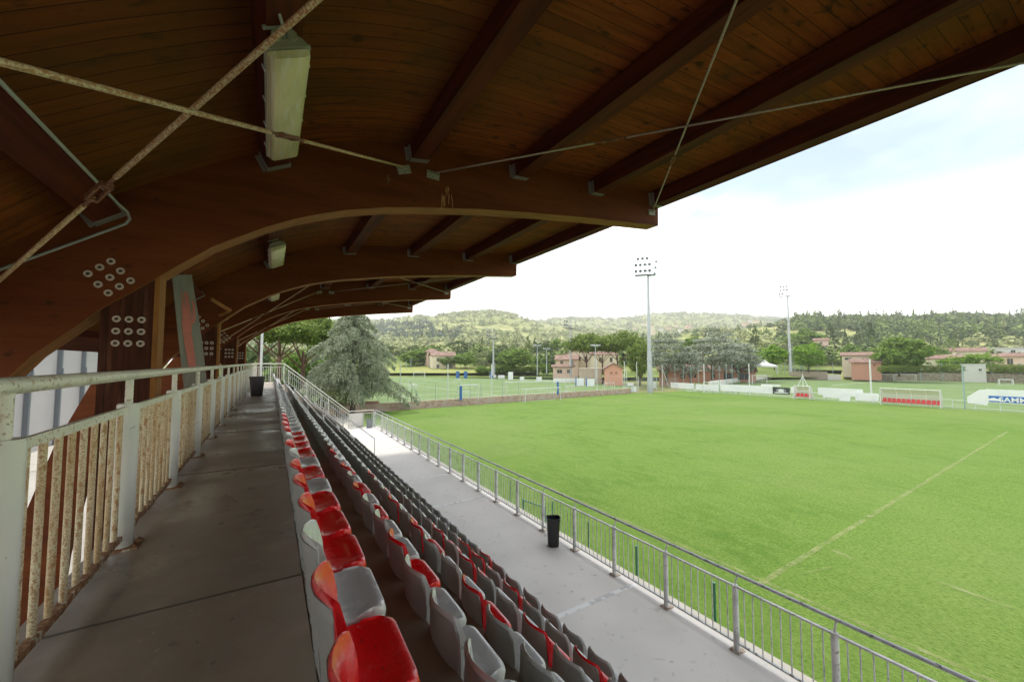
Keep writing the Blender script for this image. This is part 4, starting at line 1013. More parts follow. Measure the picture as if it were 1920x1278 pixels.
h1 = ridge('hills', [(1080,650),(1180,640),(1300,622),(1400,616),(1470,606),(1500,600),(1560,600),(1640,600),(1700,602),(1750,598),(1810,596),(1860,598),(1930,600),(2100,604)], 190, -1.5, 620, 800, M['hill'], 9, 3)
h0 = ridge('hillside', [(380,668),(560,664),(740,664),(900,662),(1000,664),(1100,664),(1250,664),(1400,662),(1500,660),(1700,664),(1930,666),(2100,666)], 128, -4.9, 210, 330, M['valley'], 4, .5)
far_wood('far_woods', h3, 1500, [WY, WM], lambda X, Y, p, g: X < 1500 and (Y < 604 or noise.noise(p*.01) > -.12), 13, 1, 'scattered pale green groves on the farthest hills', .08)
far_wood('far_woods', h2, 2400, [WY, WM], lambda X, Y, p, g: (Y < 597 and 820 < X) or noise.noise(Vector((p.x*.012, p.y*.012, 3))) > (.08 if Y < 628 else -.2), 8, 2, 'trees and groves dotted over the yellow-green hill behind the left pitch', .15)
far_wood('hill_woods', h2, 800, [WB, WD], lambda X, Y, p, g: X < 868 and 606+max(0,(X-800)*.22) < Y < 640, 9, 3, 'dark blue-green wood low on the left hill', .2)
far_wood('hill_woods', h1, 900, [WD, WG], lambda X, Y, p, g: X > 1490 and Y < 640 and (Y < 622 or X > 1620), 7.5, 4, 'dark pines and cypresses along the right skyline', .25, 120)
far_wood('hill_woods', h1, 500, [WG, WO, WD], lambda X, Y, p, g: X > 1180, 6, 6, 'mixed trees on the lower right slope', .12, 120)
far_wood('valley_trees', h0, 560, [WG, WD, WO], lambda X, Y, p, g: p.dot(CF) > (160 if X > 985 else 190), 4.6, 7, 'mixed trees filling the valley floor behind the houses', .06, 150)
# raised ground right of the far pitch
ta, tb_ = at(1436,706,150), at(1990,716,108)
tb_.z = ta.z = -2.7
sheet('hillside_terrace', [(ta.x,ta.y),(tb_.x,tb_.y),(tb_.x*1.7,tb_.y*1.7-5),(ta.x*1.5,ta.y*1.5)], -2.75, M['valley'])

# ================================================================ BUILDINGS
def house(name, px, base, d, wpx, wall_h, roof_h, depth, wallm, label, rz=0, wins=(), roofkind='gable', cat='house', group=None, over=.5, door=None, chimney=None):
    """front wall centred at pixel column px, facing the stand"""
    c = at(px, base, d); w = wpx/FPX*d
    face = math.atan2(c.y, c.x)-math.pi/2+rz
    t = thing(name, c, label, cat, group, rz=face)
    b = MB(); b.box(-w/2, w/2, 0, depth, -2.5, wall_h)
    if roofkind == 'side': b.prism([(-w/2,wall_h),(w/2,wall_h),(0,wall_h+roof_h)], .001, depth-.001)
    b.build('wall', wallm, t)
    b = MB(); e = over
    if roofkind == 'gable':
        b.add([(-w/2-e,-e,wall_h-.05),(w/2+e,-e,wall_h-.05),(w/2+e,depth/2,wall_h+roof_h),(-w/2-e,depth/2,wall_h+roof_h),(-w/2-e,depth+e,wall_h-.05),(w/2+e,depth+e,wall_h-.05)], [(0,1,2,3),(3,2,5,4)])
        b.add([(-w/2-e,-e,wall_h-.22),(w/2+e,-e,wall_h-.22),(w/2+e,depth/2,wall_h+roof_h-.17),(-w/2-e,depth/2,wall_h+roof_h-.17),(-w/2-e,depth+e,wall_h-.22),(w/2+e,depth+e,wall_h-.22)], [(3,2,1,0),(4,5,2,3)])
        b.add([(-w/2-e,-e,wall_h-.22),(w/2+e,-e,wall_h-.22),(w/2+e,-e,wall_h-.05),(-w/2-e,-e,wall_h-.05)], [(0,1,2,3)])
        for sx_ in (-1, 1): b.add([(sx_*(w/2+e),-e,wall_h-.22),(sx_*(w/2+e),-e,wall_h-.05),(sx_*(w/2+e),depth/2,wall_h+roof_h),(sx_*(w/2+e),depth/2,wall_h+roof_h-.17),(sx_*(w/2+e),depth+e,wall_h-.05),(sx_*(w/2+e),depth+e,wall_h-.22)], [(0,1,2,3),(3,2,4,5)])
        for sx_ in (-1, 1):                                  # gable triangles
            x = sx_*(w/2-.01); b.add([(x,0,wall_h-.2),(x,depth,wall_h-.2),(x,depth/2,wall_h+roof_h-.18)], [(0,1,2)])
    elif roofkind == 'hip':
        h_ = min(depth/2, w/2)*.95
        b.add([(-w/2-e,-e,wall_h),(w/2+e,-e,wall_h),(w/2+e,depth+e,wall_h),(-w/2-e,depth+e,wall_h),(-w/2-e+h_,depth/2,wall_h+roof_h),(w/2+e-h_,depth/2,wall_h+roof_h)], [(0,1,5,4),(1,2,5),(2,3,4,5),(3,0,4),(3,2,1,0)])
    elif roofkind == 'side':
        for sx_ in (-1, 1):
            b.add([(0,-e,wall_h+roof_h+.12),(sx_*(w/2+e),-e,wall_h-roof_h*2*e/w+.12),(sx_*(w/2+e),depth+e,wall_h-roof_h*2*e/w+.12),(0,depth+e,wall_h+roof_h+.12),
                   (0,-e,wall_h+roof_h-.06),(sx_*(w/2+e),-e,wall_h-roof_h*2*e/w-.06),(sx_*(w/2+e),depth+e,wall_h-roof_h*2*e/w-.06),(0,depth+e,wall_h+roof_h-.06)], [(0,1,2,3),(7,6,5,4),(0,4,5,1),(1,5,6,2),(2,6,7,3)])
    elif roofkind == 'flat': b.box(-w/2-e,w/2+e,-e,depth+e,wall_h,wall_h+roof_h)
    rf = b.build('roof', M['roof'] if roofkind != 'flat' else wallm, t)
    if chimney is not None:
        b = MB(); b.box(chimney-.35,chimney+.35,depth/2-.3,depth/2+.3,wall_h+roof_h*.5,wall_h+roof_h+.9); b.box(chimney-.45,chimney+.45,depth/2-.4,depth/2+.4,wall_h+roof_h+.9,wall_h+roof_h+1.05); ch = b.build('chimney', wallm); ch.parent = rf
    for (x, z, ww, hh) in wins:
        b = MB(); b.box(x-ww/2,x+ww/2,-.03,.03,z,z+hh); wo = b.build('window', M['window'], t)
        b = MB(); b.box(x-ww/2-.1,x+ww/2+.1,-.12,.0,z-.1,z-.004); s_ = b.build('sill', wallm); s_.parent = wo
        b = MB(); b.box(x-ww/2-.06,x-ww/2-.002,-.06,.02,z,z+hh); b.box(x+ww/2+.002,x+ww/2+.06,-.06,.02,z,z+hh); b.box(x-.03,x+.03,-.05,-.03,z,z+hh); s_ = b.build('frame', wallm); s_.parent = wo
    return t
house('villa', 832, 692, 150, 44, 5.2, 1.6, 8, M['cream'], 'cream two-storey villa with clay roof among trees beyond the left pitch', .15, ((-2.2,3.0,1.0,1.3),(.4,3.0,1.0,1.3),(2.6,.6,1.1,1.3),(-2.2,.4,1.0,1.4)), 'gable', chimney=1.5)
house('villa_wing', 812, 690, 158, 22, 6.6, 1.3, 6, M['pinkw'], 'taller pink wing with red roof at the left of the villa', .2, ((0,4.4,.8,1.0),), 'hip')
house('farm_house', 1062, 700, 128, 40, 4.6, 1.5, 8, M['pinkw'], 'pink house with red roof left of the umbrella pine trunks', -.1, ((-1.5,3.2,.9,.9),(1.9,2.9,.8,1.1)), 'gable')
house('farm_house', 1082, 700, 134, 52, 6.6, 1.4, 8, M['cream'], 'cream gabled house standing directly behind the pink one', -.3, ((.8,4.4,1,1.3),(3.2,4.4,1,1.3)), 'side')
house('farm_house', 1128, 698, 142, 62, 6.4, 1.7, 9, M['cream'], 'cream house with shuttered windows seen between umbrella pine trunks', .0, ((-3.2,3.8,.9,1.6),(-.4,3.8,.9,1.6),(3.4,3.8,.9,1.6)), 'hip')
house('garage', 1056, 706, 112, 38, 2.9, .55, 6, M['pinkw'], 'low pink outbuilding with dark red lean roof near the pitch', 0, ((-1,1.0,1.4,1.0),(1.6,1.0,1.0,1.0)), 'gable')
house('beige_wall_building', 1107, 716, 88, 42, 2.9, .15, 5, M['sandwall'], 'plain beige flat building left of the orange gabled house', 0, (), 'flat', 'building', over=.1)
house('gabled_store', 1151, 718, 82, 32, 3.1, 1.0, 8, M['orangew'], 'orange gabled store with two small dark windows near the corner', .05, ((-.5,2.0,.35,.3),(.5,2.0,.35,.3)), 'side', 'building', over=.35)
house('brick_building', 1330, 716, 116, 150, 3.2, 1.9, 10, M['brick'], 'long low terracotta building behind the grey cedars', .0, ((-9,1.2,1.2,1.2),(-4,1.2,1.2,1.2),(1,1.2,1.2,1.2),(5,.9,2.4,1.8),(9,.9,2.4,1.8)), 'gable', 'building')
house('brick_building', 1268, 716, 100, 60, 2.9, 1.7, 8, M['brick'], 'lower terracotta wing beside the nearest floodlight pole', .0, ((1.5,1.0,1.0,1.0),), 'gable', 'building')
house('yellow_house', 1612, 692, 122, 50, 4.4, 1.0, 8, M['cream'], 'yellow house with brown roof left of the huge round tree', .0, ((-2.6,2.9,1.6,.7),(.8,2.9,.6,.5),(2,2.9,.6,.5)), 'gable')
house('brick_annex', 1624, 696, 114, 42, 2.7, 1.0, 6, M['brick'], 'small brick annex with brown roof in front of the yellow house', .0, ((1.8,1.6,.5,.4),), 'gable', 'building')
house('low_house', 1758, 690, 132, 46, 3.3, 1.1, 8, M['cream'], 'cream house with brown roof right of the huge round tree', .0, ((1.5,1.0,2.0,1.6),), 'gable', chimney=4.0)
house('low_house', 1842, 690, 136, 118, 3.6, 1.3, 9, M['cream'], 'very long low cream house with brown roof above the bright bush', .0, ((-6,1.2,1.2,1.5),(-1,1.2,1.2,1.5),(5,1.2,1.0,1.5)), 'gable')
house('low_house', 1925, 690, 126, 60, 3.9, 1.1, 8, M['pinkw'], 'pinkish house with dark doorway at the right edge', .0, ((-3.2,1.2,1.2,1.9),), 'gable')
house('rear_house', 1795, 672, 170, 70, 3.2, 1.6, 9, M['cream'], 'brown-roofed house one row behind, under the pine hill', .0, ((0,1.0,1.2,1.3),), 'gable')
house('rear_house', 1880, 672, 175, 70, 4.6, .3, 9, M['whitew'], 'white flat-topped house one row behind at the right', .0, ((-5,2.4,1.2,1.3),(3,2.4,1.2,1.3)), 'flat')
house('white_kiosk', 1826, 703, 110, 30, 2.9, .2, 5, M['whitew'], 'small white block building with one tiny window on the stone wall', .0, ((1.2,1.2,.5,.6),), 'flat', 'building', over=.15)
house('hill_villa', 1738, 648, 330, 34, 6.5, 1.4, 10, M['cream'], 'cream villa half hidden in the dark pines on the right slope', .0, ((-4,3.4,1.4,1.6),(2,3.4,1.4,1.6)), 'hip')
house('hill_villa', 1540, 652, 200, 22, 4, 1.1, 6, M['pinkw'], 'small pink villa behind the far floodlight pole', .0, ((0,2,1,1),), 'gable')
g = random.Random(17)
HF = [(1226,622,900),(1240,617,950),(1252,614,980),(1268,610,1000),(1278,618,950),(1292,612,1000),(1243,628,800),(1265,630,780),(1300,626,820),(1345,622,850),(1362,618,900),(1400,607,1000),(1415,604,1000),(1408,600,1100),(1452,612,700),(1466,606,720),(1480,604,700),(1443,622,560),(905,640,900),(918,636,950),(930,642,900),(965,640,900),(835,620,1300),(840,604,1500),(985,616,1400),(1035,612,1700),(1070,606,1900),(1120,612,1600),(1178,604,1800),(1190,614,1500),(1210,608,1500),(1470,612,640),(1330,634,560),(1376,632,560),(750,630,1000),(800,628,1000),(868,650,420),(1010,640,600),(1155,622,1000)]
nm = 0
rank = {k: i+1 for i, k in enumerate(sorted(range(len(HF)), key=lambda q: HF[q][0]))}
for k, (x, y, d) in enumerate(HF):
    w = g.uniform(7,13)*(d/900)**.35; hh = g.uniform(.5,.75)*w*.8
    house('hillside_house', x, y+2, d, w*FPX/d, hh, w*.14, w*.8, [M['cream'],M['whitew'],M['pinkw']][k % 3], f"small {['cream','white','pink'][k % 3]} clay-roofed house, {ordw(rank[k])} from the left on the far hills", g.uniform(-.5,.5), ((-w*.25,hh*.5,w*.12,hh*.25),(w*.2,hh*.5,w*.12,hh*.25)) if d < 1000 else (), 'gable', group='far hillside houses', over=.4)
# little hilltop tower
t = thing('bell_tower', at(1224,628,880), 'pale square bell tower rising from the hillside village', 'tower')
b = MB(); b.box(-3.2,3.2,-3.2,3.2,-6,22); b.build('shaft', M['cream'], t)
b = MB(); b.add([(-3.8,-3.8,22),(3.8,-3.8,22),(3.8,3.8,22),(-3.8,3.8,22),(0,0,25)], [(0,1,4),(1,2,4),(2,3,4),(3,0,4),(3,2,1,0)]); b.build('roof', M['roof'], t)
# pylon on the hill
t = thing('pylon', at(1463,612,560), 'lattice power pylon on the hill behind the far floodlight', 'pylon')
b = MB(); 
for sx_, sy_ in ((-1,-1),(1,-1),(1,1),(-1,1)): b.tube([(2*sx_,2*sy_,-3),(.3*sx_,.3*sy_,24)], .16, 5)
for z in range(0, 24, 3):
    w = 2-1.7*(z+3)/27
    b.tube([(-w,-w,z),(w,-w,z+2)], .1, 4); b.tube([(w,-w,z),(-w,-w,z+2)], .1, 4)
b.build('mast', M['galv'], t)
b = MB(); b.tube([(-3.5,0,20),(3.5,0,20)], .14, 4); b.tube([(-2.5,0,23),(2.5,0,23)], .14, 4); b.build('arm', M['galv'], t)

# marquee behind the stand at the left
t = thing('marquee', (-12.5, 20, ZF), 'white panelled marquee on blue-grey steel posts behind the stand', 'marquee', rz=0)
b = MB(); b.box(0,.1,-14,44,0,7.0); b.build('panel', M['marquee'], t)
for k in range(15):
    y = -13+4.0*k
    b = MB(); b.box(.11,.33,y,y+.22,0,6.9); b.add([(.34,y-.35,3.9),(.34,y+.55,3.9),(.34,y+.11,5.1),(.40,y-.35,3.9),(.40,y+.55,3.9),(.40,y+.11,5.1)], [(0,1,2),(5,4,3),(0,3,4,1),(1,4,5,2),(2,5,3,0)]); b.build('post', M['bluesteel'], t)
b = MB(); b.beam((.1,-14,7.0),(.1,44,7.0),.4,.3); b.build('eaves_beam', M['bluesteel'], t)

# ================================================================ FLOODLIGHTS AND MASTS
def floodlight(c, h, label, r=.42, yaw=0, n1=(4,4,3), side=True):
    t = thing('floodlight_pole', c, label, 'floodlight', 'floodlight poles round the pitches', rz=yaw)
    b = MB(); b.tube([(0,0,0),(0,0,h*.35),(0,0,h*.35+.02),(0,0,h)], [r,r*.72,r*.66,r*.36], 14); b.build('pole', M['galv'], t, True, 40)
    b = MB()
    for k in range(int(h*.36/.45)): b.box(r+.02,r+.34,-.02,.02,.8+k*.45,.83+k*.45)
    b.box(r+.02,r+.05,-.03,.03,.5,h*.36); b.box(r+.31,r+.34,-.03,.03,.5,h*.36); b.build('ladder', M['galv'], t)
    b = MB(); b.box(-2.3,.5,-.5,.5,h-.05,h+.08); b.box(-.1,1.3,-.9,.2,h-.22,h-.12); b.tube([(-2.3,-.5,h+.6),(.5,-.5,h+.6)], .03, 5); b.tube([(-2.3,.5,h+.6),(.5,.5,h+.6)], .03, 5); b.build('platform', M['bluesteel'], t)
    b = MB(); 
    for x in (-2.2,-1.2,-.2,.45): b.beam((x,0,h),(x,0,h+3.1),.07,.07)
    for z in (.8,1.9,3.0): b.beam((-2.3,.05,h+z),(.6,.05,h+z),.05,.05)
    b.build('lamp_rack', M['galv'], t)
    def lampm(x, y, z, rz_=0):
        b = MB(); Mx = Matrix.Translation((x,y,z)) @ Matrix.Rotation(rz_,4,'Z') @ Matrix.Rotation(-.55,4,'X')
        k = 10; vs = []; fs = []
        for (yy, rr) in ((.0,.27),(-.04,.29),(.18,.22),(.34,.10)):
            for j in range(k): a = 2*math.pi*j/k; vs.append(Mx @ Vector((rr*math.cos(a), yy, rr*math.sin(a))))
        for q in (1,2):
            for j in range(k): fs.append((q*k+j, q*k+(j+1)%k, (q+1)*k+(j+1)%k, (q+1)*k+j))
        for j in range(k): fs.append((j,(j+1)%k,k+(j+1)%k,k+j))
        fs.append(tuple(range(3*k,4*k))); b.add(vs, fs); lo = b.build('lamp', M['galv'], t, True, 40)
        b = MB(); b.add([Mx @ Vector((.24*math.cos(2*math.pi*j/k), -.005, .24*math.sin(2*math.pi*j/k))) for j in range(k)], [tuple(range(k))]); gl = b.build('lamp_glass', M['lampglass']); gl.parent = lo
    for row, n in enumerate(n1):
        for q in range(n): lampm(-2.1+q*.80+(.4 if n == 3 else 0), -.15, h+.8+row*1.15)
    if side:
        for row in range(3): lampm(1.25+row*.15, .25, h+.3+row*1.1, 1.2)
    return t
c1 = atz(1219,736,ZF); floodlight(c1, (736-513)/FPX*c1.dot(CF), 'tallest floodlight pole with lamp rack at the pitch corner', .52, math.atan2(c1.y, c1.x)-math.pi/2)
c2 = at(1482,697,122); floodlight(c2, (697-554)/FPX*122, 'smaller-looking floodlight pole beyond the far touchline', .50, math.atan2(c2.y, c2.x)-math.pi/2, (2,3,3), False)
c3 = at(925,704,118); floodlight(c3, (704-634)/FPX*118, 'short floodlight mast beyond the left artificial pitch', .40, 0, (2,2), False)
c4 = at(1070,706,112); floodlight(c4, (706-615)/FPX*112, 'thin floodlight mast before the pink house', .40, 0, (2,2), False)
def lamp_post(px, base, top, d, label):
    c = at(px, base, d); h = (base-top)/FPX*d
    t = thing('lamp_post', c, label, 'lamp post', 'slim lamp posts round the left pitch')
    b = MB(); b.cyl(0,0,0,h,.14,10,.08); b.build('pole', M['galv'], t, True, 40)
    b = MB(); b.box(-.9,.9,-.06,.06,h-.1,h); b.build('cross_arm', M['galv'], t)
    for x in (-.75,.75): b = MB(); b.box(x-.4,x+.4,-.35,.2,h,h+.25); b.build('lamp', M['galv'], t)
lamp_post(924+0,707,0+652,0+96,'slim lamp post near the lattice mast') if False else None
lamp_post(1007.5,703,648,104,'slim twin-lamp post standing behind the left pitch boards, second lamp lower')
lamp_post(1025,700,654,110,'slim grey lamp post just right of the twin-lamp one')
lamp_post(1117,716,648,84,'slim lamp post in front of the umbrella pines')
lamp_post(924.5-38.5,704,0+668,100,'short lamp post at the far left of the pitch boards') if False else None

# ================================================================ FENCES, WALLS, GOALS, BOARDS
def V(p, z): return Vector((p.x, p.y, z))
# low wall and tall fence behind the goal line
a_ = V(P0, 0)+Vector((-9,.35,0)); c_ = V(P1, 0)+Vector((-.5,.6,0))
b = MB(); b.beam((a_.x,a_.y,ZF+.33),(c_.x,c_.y,ZF+.33),.3,.86); b.beam((a_.x,a_.y,ZF+.80),(c_.x,c_.y,ZF+.80),.36,.08)
tag(b.build('boundary_wall', M['brick_low']), 'low worn brick wall along the goal-line end of the grass pitch', 'wall')
t = thing('goal_line_fence', P0, 'tall pale posted mesh fence on the low wall behind the goal line', 'fence')
def lineat(px, a, c):                                     # point on ground line seen at pixel column
    n_ = CR*FPX-CF*(px-960); n_ = Vector((n_.x, n_.y)); A_ = Vector((a.x, a.y)); D_ = Vector((c.x-a.x, c.y-a.y)); s = -n_.dot(A_)/n_.dot(D_); return Vector((a.x+D_.x*s, a.y+D_.y*s, 0))
for px, top, r_, m_ in ((751,681,.055,'wpost'),(840,682,.06,'wpost'),(922,682,.06,'wpost'),(1119,676,.06,'wpost'),(1171,678,.06,'wpost'),(762,732,.04,'gpost'),(773,728,.04,'gpost'),(781,732,.04,'gpost'),(862,716,.03,'tpost'),(882,717,.03,'tpost'),(902,718,.03,'tpost'),(817,718,.03,'tpost'),(942,710,.03,'tpost'),(972,712,.03,'tpost'),(1029,710,.03,'tpost'),(1060,706,.03,'wpost'),(1097,704,.03,'tpost'),(1140,700,.03,'tpost')):
    p = lineat(px, a_, c_); d = p.dot(CF)+0; zt = ray(px, top).z*V(p,ZF).dot(CF)
    b = MB(); b.cyl(p.x-P0.x, p.y-P0.y, 0, zt-ZF, r_, 8); b.build('post', M[m_], t)
b = MB()
for z in (.95,1.7,2.4,3.1): b.tube([(a_.x-P0.x,a_.y-P0.y,z),(c_.x-P0.x,c_.y-P0.y,z)], .009, 4)
n = int((c_-a_).length/.9)
for k in range(n): q = a_.lerp(c_, k/n); b.tube([(q.x-P0.x,q.y-P0.y,.85),(q.x-P0.x,q.y-P0.y,3.1)], .006, 3)
b.build('mesh', M['wire'], t)
p = lineat(795, a_, c_); q = lineat(768, a_, c_); b = MB(); b.tube([(p.x-P0.x,p.y-P0.y-.1,.1),(q.x-P0.x,q.y-P0.y,3.4)], .05, 6); b.build('brace', M['galv'], t)

def goal(name, p, q, h, label, dep=1.4, r_=.06, m_=None, net=True, pad=None):
    p = Vector(p); q = Vector(q); t = thing(name, p, label, 'goal')
    u_ = (q-p); w = u_.length; u_.normalize(); v_ = Vector((-u_.y, u_.x, 0))
    if v_.dot(CF) < 0: v_ = -v_
    m_ = m_ or M['wpost']; H = Vector((0,0,h))
    b = MB(); b.tube([Vector((0,0,0)), H], r_, 8); b.build('upright', m_, t); b = MB(); b.tube([u_*w, u_*w+H], r_, 8); b.build('upright', m_, t)
    b = MB(); b.tube([H, u_*w+H], r_, 8); b.build('crossbar', m_, t)
    b = MB()
    for o in (Vector((0,0,0)), u_*w): b.tube([o+H, o+H+v_*dep*.45, o+v_*dep], r_*.5, 6)
    b.tube([v_*dep, u_*w+v_*dep], r_*.4, 6)
    b.build('rear_frame', m_, t)
    if net:
        b = MB(); n = int(w/.45)
        for k in range(n+1): o = u_*w*k/n; b.tube([o+H, o+H+v_*dep*.45, o+v_*dep], .008, 3)
        for f in (.2,.4,.6,.8): b.tube([H*(1-f)+v_*(dep*(.45+.55*f)), u_*w+H*(1-f)+v_*(dep*(.45+.55*f))], .008, 3)
        b.build('net', M['wpost'], t)
    if pad:
        b = MB(); b.tube([pad[0]*u_*w+Vector((0,0,.02)), pad[0]*u_*w+Vector((0,0,pad[1]))], .16, 8); b.build('post_pad', M['bluepad'], t)
    return t
goal('football_goal', atz(985,755,ZF), atz(1051,750,ZF), 1.85, 'white football goal on the grass pitch in front of the low wall', 1.3, .055)
goal('football_goal', atz(949,743,ZP), atz(1046,740,ZP), 2.0, 'larger white goal frame standing behind the low wall', 1.4, .055, net=False, pad=(1.0,1.9))
goal('training_goal', atz(864,750,ZP), atz(896,748,ZP), 1.85, 'netted white training goal with a blue padded post', 1.6, .06, pad=(0,1.8))
goal('training_goal', atz(868,748,ZP), atz(880,747.5,ZP), 1.0, 'small white goal frame inside the padded training goal', .6, .04)
goal('training_goal', atz(767,730,ZP), atz(782,729,ZP), .85, 'small white goal alone near the left of the artificial pitch', .6, .045)
goal('training_goal', atz(852,716,ZP), atz(863,716,ZP), .85, 'tiny white goal in the middle of the artificial pitch', .6, .045)
goal('training_goal', atz(1063,735,ZP), atz(1077,734,ZP), 1.0, 'small white goal just right of the large goal frame', .6, .04)
goal('training_goal', atz(1134,729,ZP), atz(1152,728,ZP), 1.1, 'small white goal near the right end of the low wall', .6, .04)
goal('football_goal', atz(775,708,ZP), atz(796,708,ZP), 1.7, 'distant white goal at the far left end of the artificial pitch', 1.2, .07)
goal('football_goal', atz(1632,713.5,ZQ), atz(1675,713.8,ZQ), 1.95, 'left one of the twin white goals by the stone wall', 1.2, .08)
goal('football_goal', atz(1678,713.8,ZQ), atz(1718,714.5,ZQ), 1.95, 'right one of the twin white goals by the stone wall', 1.2, .08)
goal('football_goal', atz(1411,720,ZQ), atz(1438,718,ZQ), 2.2, 'white goal before the gazebo tent', 1.2, .08)
goal('training_goal', atz(1874,721,ZQ), atz(1900,721.5,ZQ), 1.3, 'small white goal at the right below the stone wall', .8, .09)
goal('training_goal', atz(1320,736,ZF+.0), atz(1347,736.5,ZF+.0), 1.9, 'white netted goal among the white banners', .9, .06)

# boards and furniture round the left pitch
def board(p, q, z0, z1, m_, label, cat='banner', name='banner', group=None, th=.05, parts=None, legs=True):
    p = Vector(p); q = Vector(q); c = (p+q)/2; t = thing(name, (c.x,c.y,z0), label, cat, group)
    b = MB(); b.beam((p.x-c.x,p.y-c.y,(z1-z0)/2),(q.x-c.x,q.y-c.y,(z1-z0)/2),th,z1-z0); b.build('sheet', m_, t)
    if legs:
        b = MB()
        for o in (p, q): b.box(o.x-c.x-.03,o.x-c.x+.03,o.y-c.y+.05,o.y-c.y+.11,-.5,(z1-z0)*.9)
        b.build('support', M['galv'], t)
    return t
GB = 'white banners along the pitch fences'
for k, (x0, x1, yb, yt, lb) in enumerate(((918,930,708,702,'short white board beside blue posts beyond the left pitch'),(934,946,709,703,'second short white board left of the dark figure board'),(953,962,712,697,'taller white board with dark red upper corner'),(975,983,713,706,'small white panel between blue edges'),(1006,1016,714,706,'white panel left of the long lettered board'),(1038,1082,717,709,'long pale board with blurred lettering behind the goal'))):
    board(atz(x0,yb,ZP), atz(x1,yb,ZP), ZP, ZP+(yb-yt)/FPX*atz(x0,yb,ZP).dot(CF), M['banner'], lb, group=GB)
for k, (x0, x1, yb, yt, lb) in enumerate(((1081,1095,723,709,'square white board between two blue posts'),(1101,1115,724,710,'square white board with a dark round mark'),(1120,1152,719,712,'white board row left of the corner gate'))):
    tt = board(atz(x0,yb,ZP), atz(x1,yb,ZP), ZP, ZP+(yb-yt)/FPX*atz(x0,yb,ZP).dot(CF), M['banner'], lb, group=GB)
    p = atz(x0-1,yb,ZP); b = MB(); b.beam((p.x-tt.location.x,p.y-tt.location.y,0),(p.x-tt.location.x,p.y-tt.location.y,1.7),.18,.1); b.build('edge_strip', M['blue'], tt)
for x, lb in ((858,'first of the blue padded posts past the artificial pitch'),(873,'blue padded cabin left of the mast'),(922,'blue padded post right of the lattice mast')):
    p = atz(x,709,ZP); b = MB(); b.box(-.45,.45,-.2,.2,0,2.0); b.box(-.5,.5,-.25,.25,1.9,2.1); o = b.build('padded_post', M['bluepad']); o.location = p; tag(o, lb, 'post', 'blue padded posts')
a2, c2_ = atz(690,704,ZP), atz(1030,701,ZP); a2.z = c2_.z = 0
for k_, (px_, w_) in enumerate(((905,30),(928,26),(950,34),(978,34),(1003,30),(1026,28),(1046,26))):
    tree('dense', px_, 703, 684-(k_ % 3)*2, w_, 134, M['lf_green'], f'low green bush, {ordw(k_+1)} from the left along the dark screen fence', 'shrub', group='bushes behind the screen fence', trunk=.03, name='bush')
t = thing('far_screen_fence', V(a2,ZP), 'dark green windscreen fence with thin posts beyond the left pitch', 'fence')
b = MB(); b.beam((0,0,.95),(c2_.x-a2.x,c2_.y-a2.y,.95),.06,1.5); b.build('screen', M['screen'], t)
for px, top in ((762,676),(770.5,670),(806,670),(864,668),(876,673),(953,664),(1015,672),(965,680),(950,678),(990,678)):
    p = lineat(px, a2, c2_); zt = ray(px, top).z*V(p,ZP).dot(CF); b = MB(); b.cyl(p.x-a2.x,p.y-a2.y,0,zt-ZP,.09,6); b.build('post', M['tpost'], t)
b = MB(); p, q = atz(828,705,ZP), atz(857,705,ZP); b.beam((p.x,p.y,ZP+.45),(q.x,q.y,ZP+.45),.2,.9); tag(b.build('low_white_wall', M['whitew']), 'low white wall at the far end of the left pitch', 'wall')
b = MB(); p, q = atz(930,704,ZP), atz(1060,704,ZP); b.beam((p.x,p.y,ZP+.7),(q.x,q.y,ZP+.7),.3,1.4); tag(b.build('long_pink_wall', M['sandwall']), 'long low sandy wall behind the white boards', 'wall')
# corner gate posts, signs
t = thing('corner_fence', V(P1,ZF), 'grey mesh fence with gate posts at the pitch corner', 'fence')
for px, top, r_ in ((1175,700,.05),(1182,690,.05),(1201,678,.06),(1204,706,.04),(1230,708,.05),(1238,708,.05),(1249,684,.06)):
    p = lineat(px, P1, P2); p.y += .9; zt = ray(px, top).z*V(p,ZF).dot(CF); b = MB(); b.cyl(p.x-P1.x,p.y-P1.y,0,zt-ZF,r_,8); b.build('post', M['wpost'], t)
b = MB()
for k in range(70): 
    q = P1.lerp(P2, k/70); b.tube([(q.x-P1.x,q.y-P1.y+.9,0),(q.x-P1.x,q.y-P1.y+.9,2.5)], .014, 3)
for z in (.1,1.2,2.4): b.tube([(0,.9,z),(P2.x-P1.x,P2.y-P1.y+.9,z)], .02, 3)
b.build('mesh', M['wire'], t)
p = lineat(1249, P1, P2); q = lineat(1262, P1, P2); b = MB(); b.tube([(p.x-P1.x,p.y-P1.y+.9,4.4),(q.x-P1.x,q.y-P1.y+.9,.4)], .05, 6); b.build('brace', M['wpost'], t)
board(atz(1177,725,ZF+1)+Vector((0,0,0)), atz(1188,725,ZF+1), ZF+1.2, ZF+1.75, M['banner'], 'small white notice sign on the corner fence', 'sign', 'notice_sign', legs=True)
board(atz(1183.5,736,ZF), atz(1193,736,ZF), ZF+.15, ZF+1.15, M['banner'], 'square white board standing on the ground at the pitch corner', 'sign', 'notice_sign')
board(atz(1225,734,ZF), atz(1230,734,ZF), ZF+.7, ZF+1.9, M['banner'], 'narrow white notice right of the floodlight pole', 'sign', 'notice_sign')

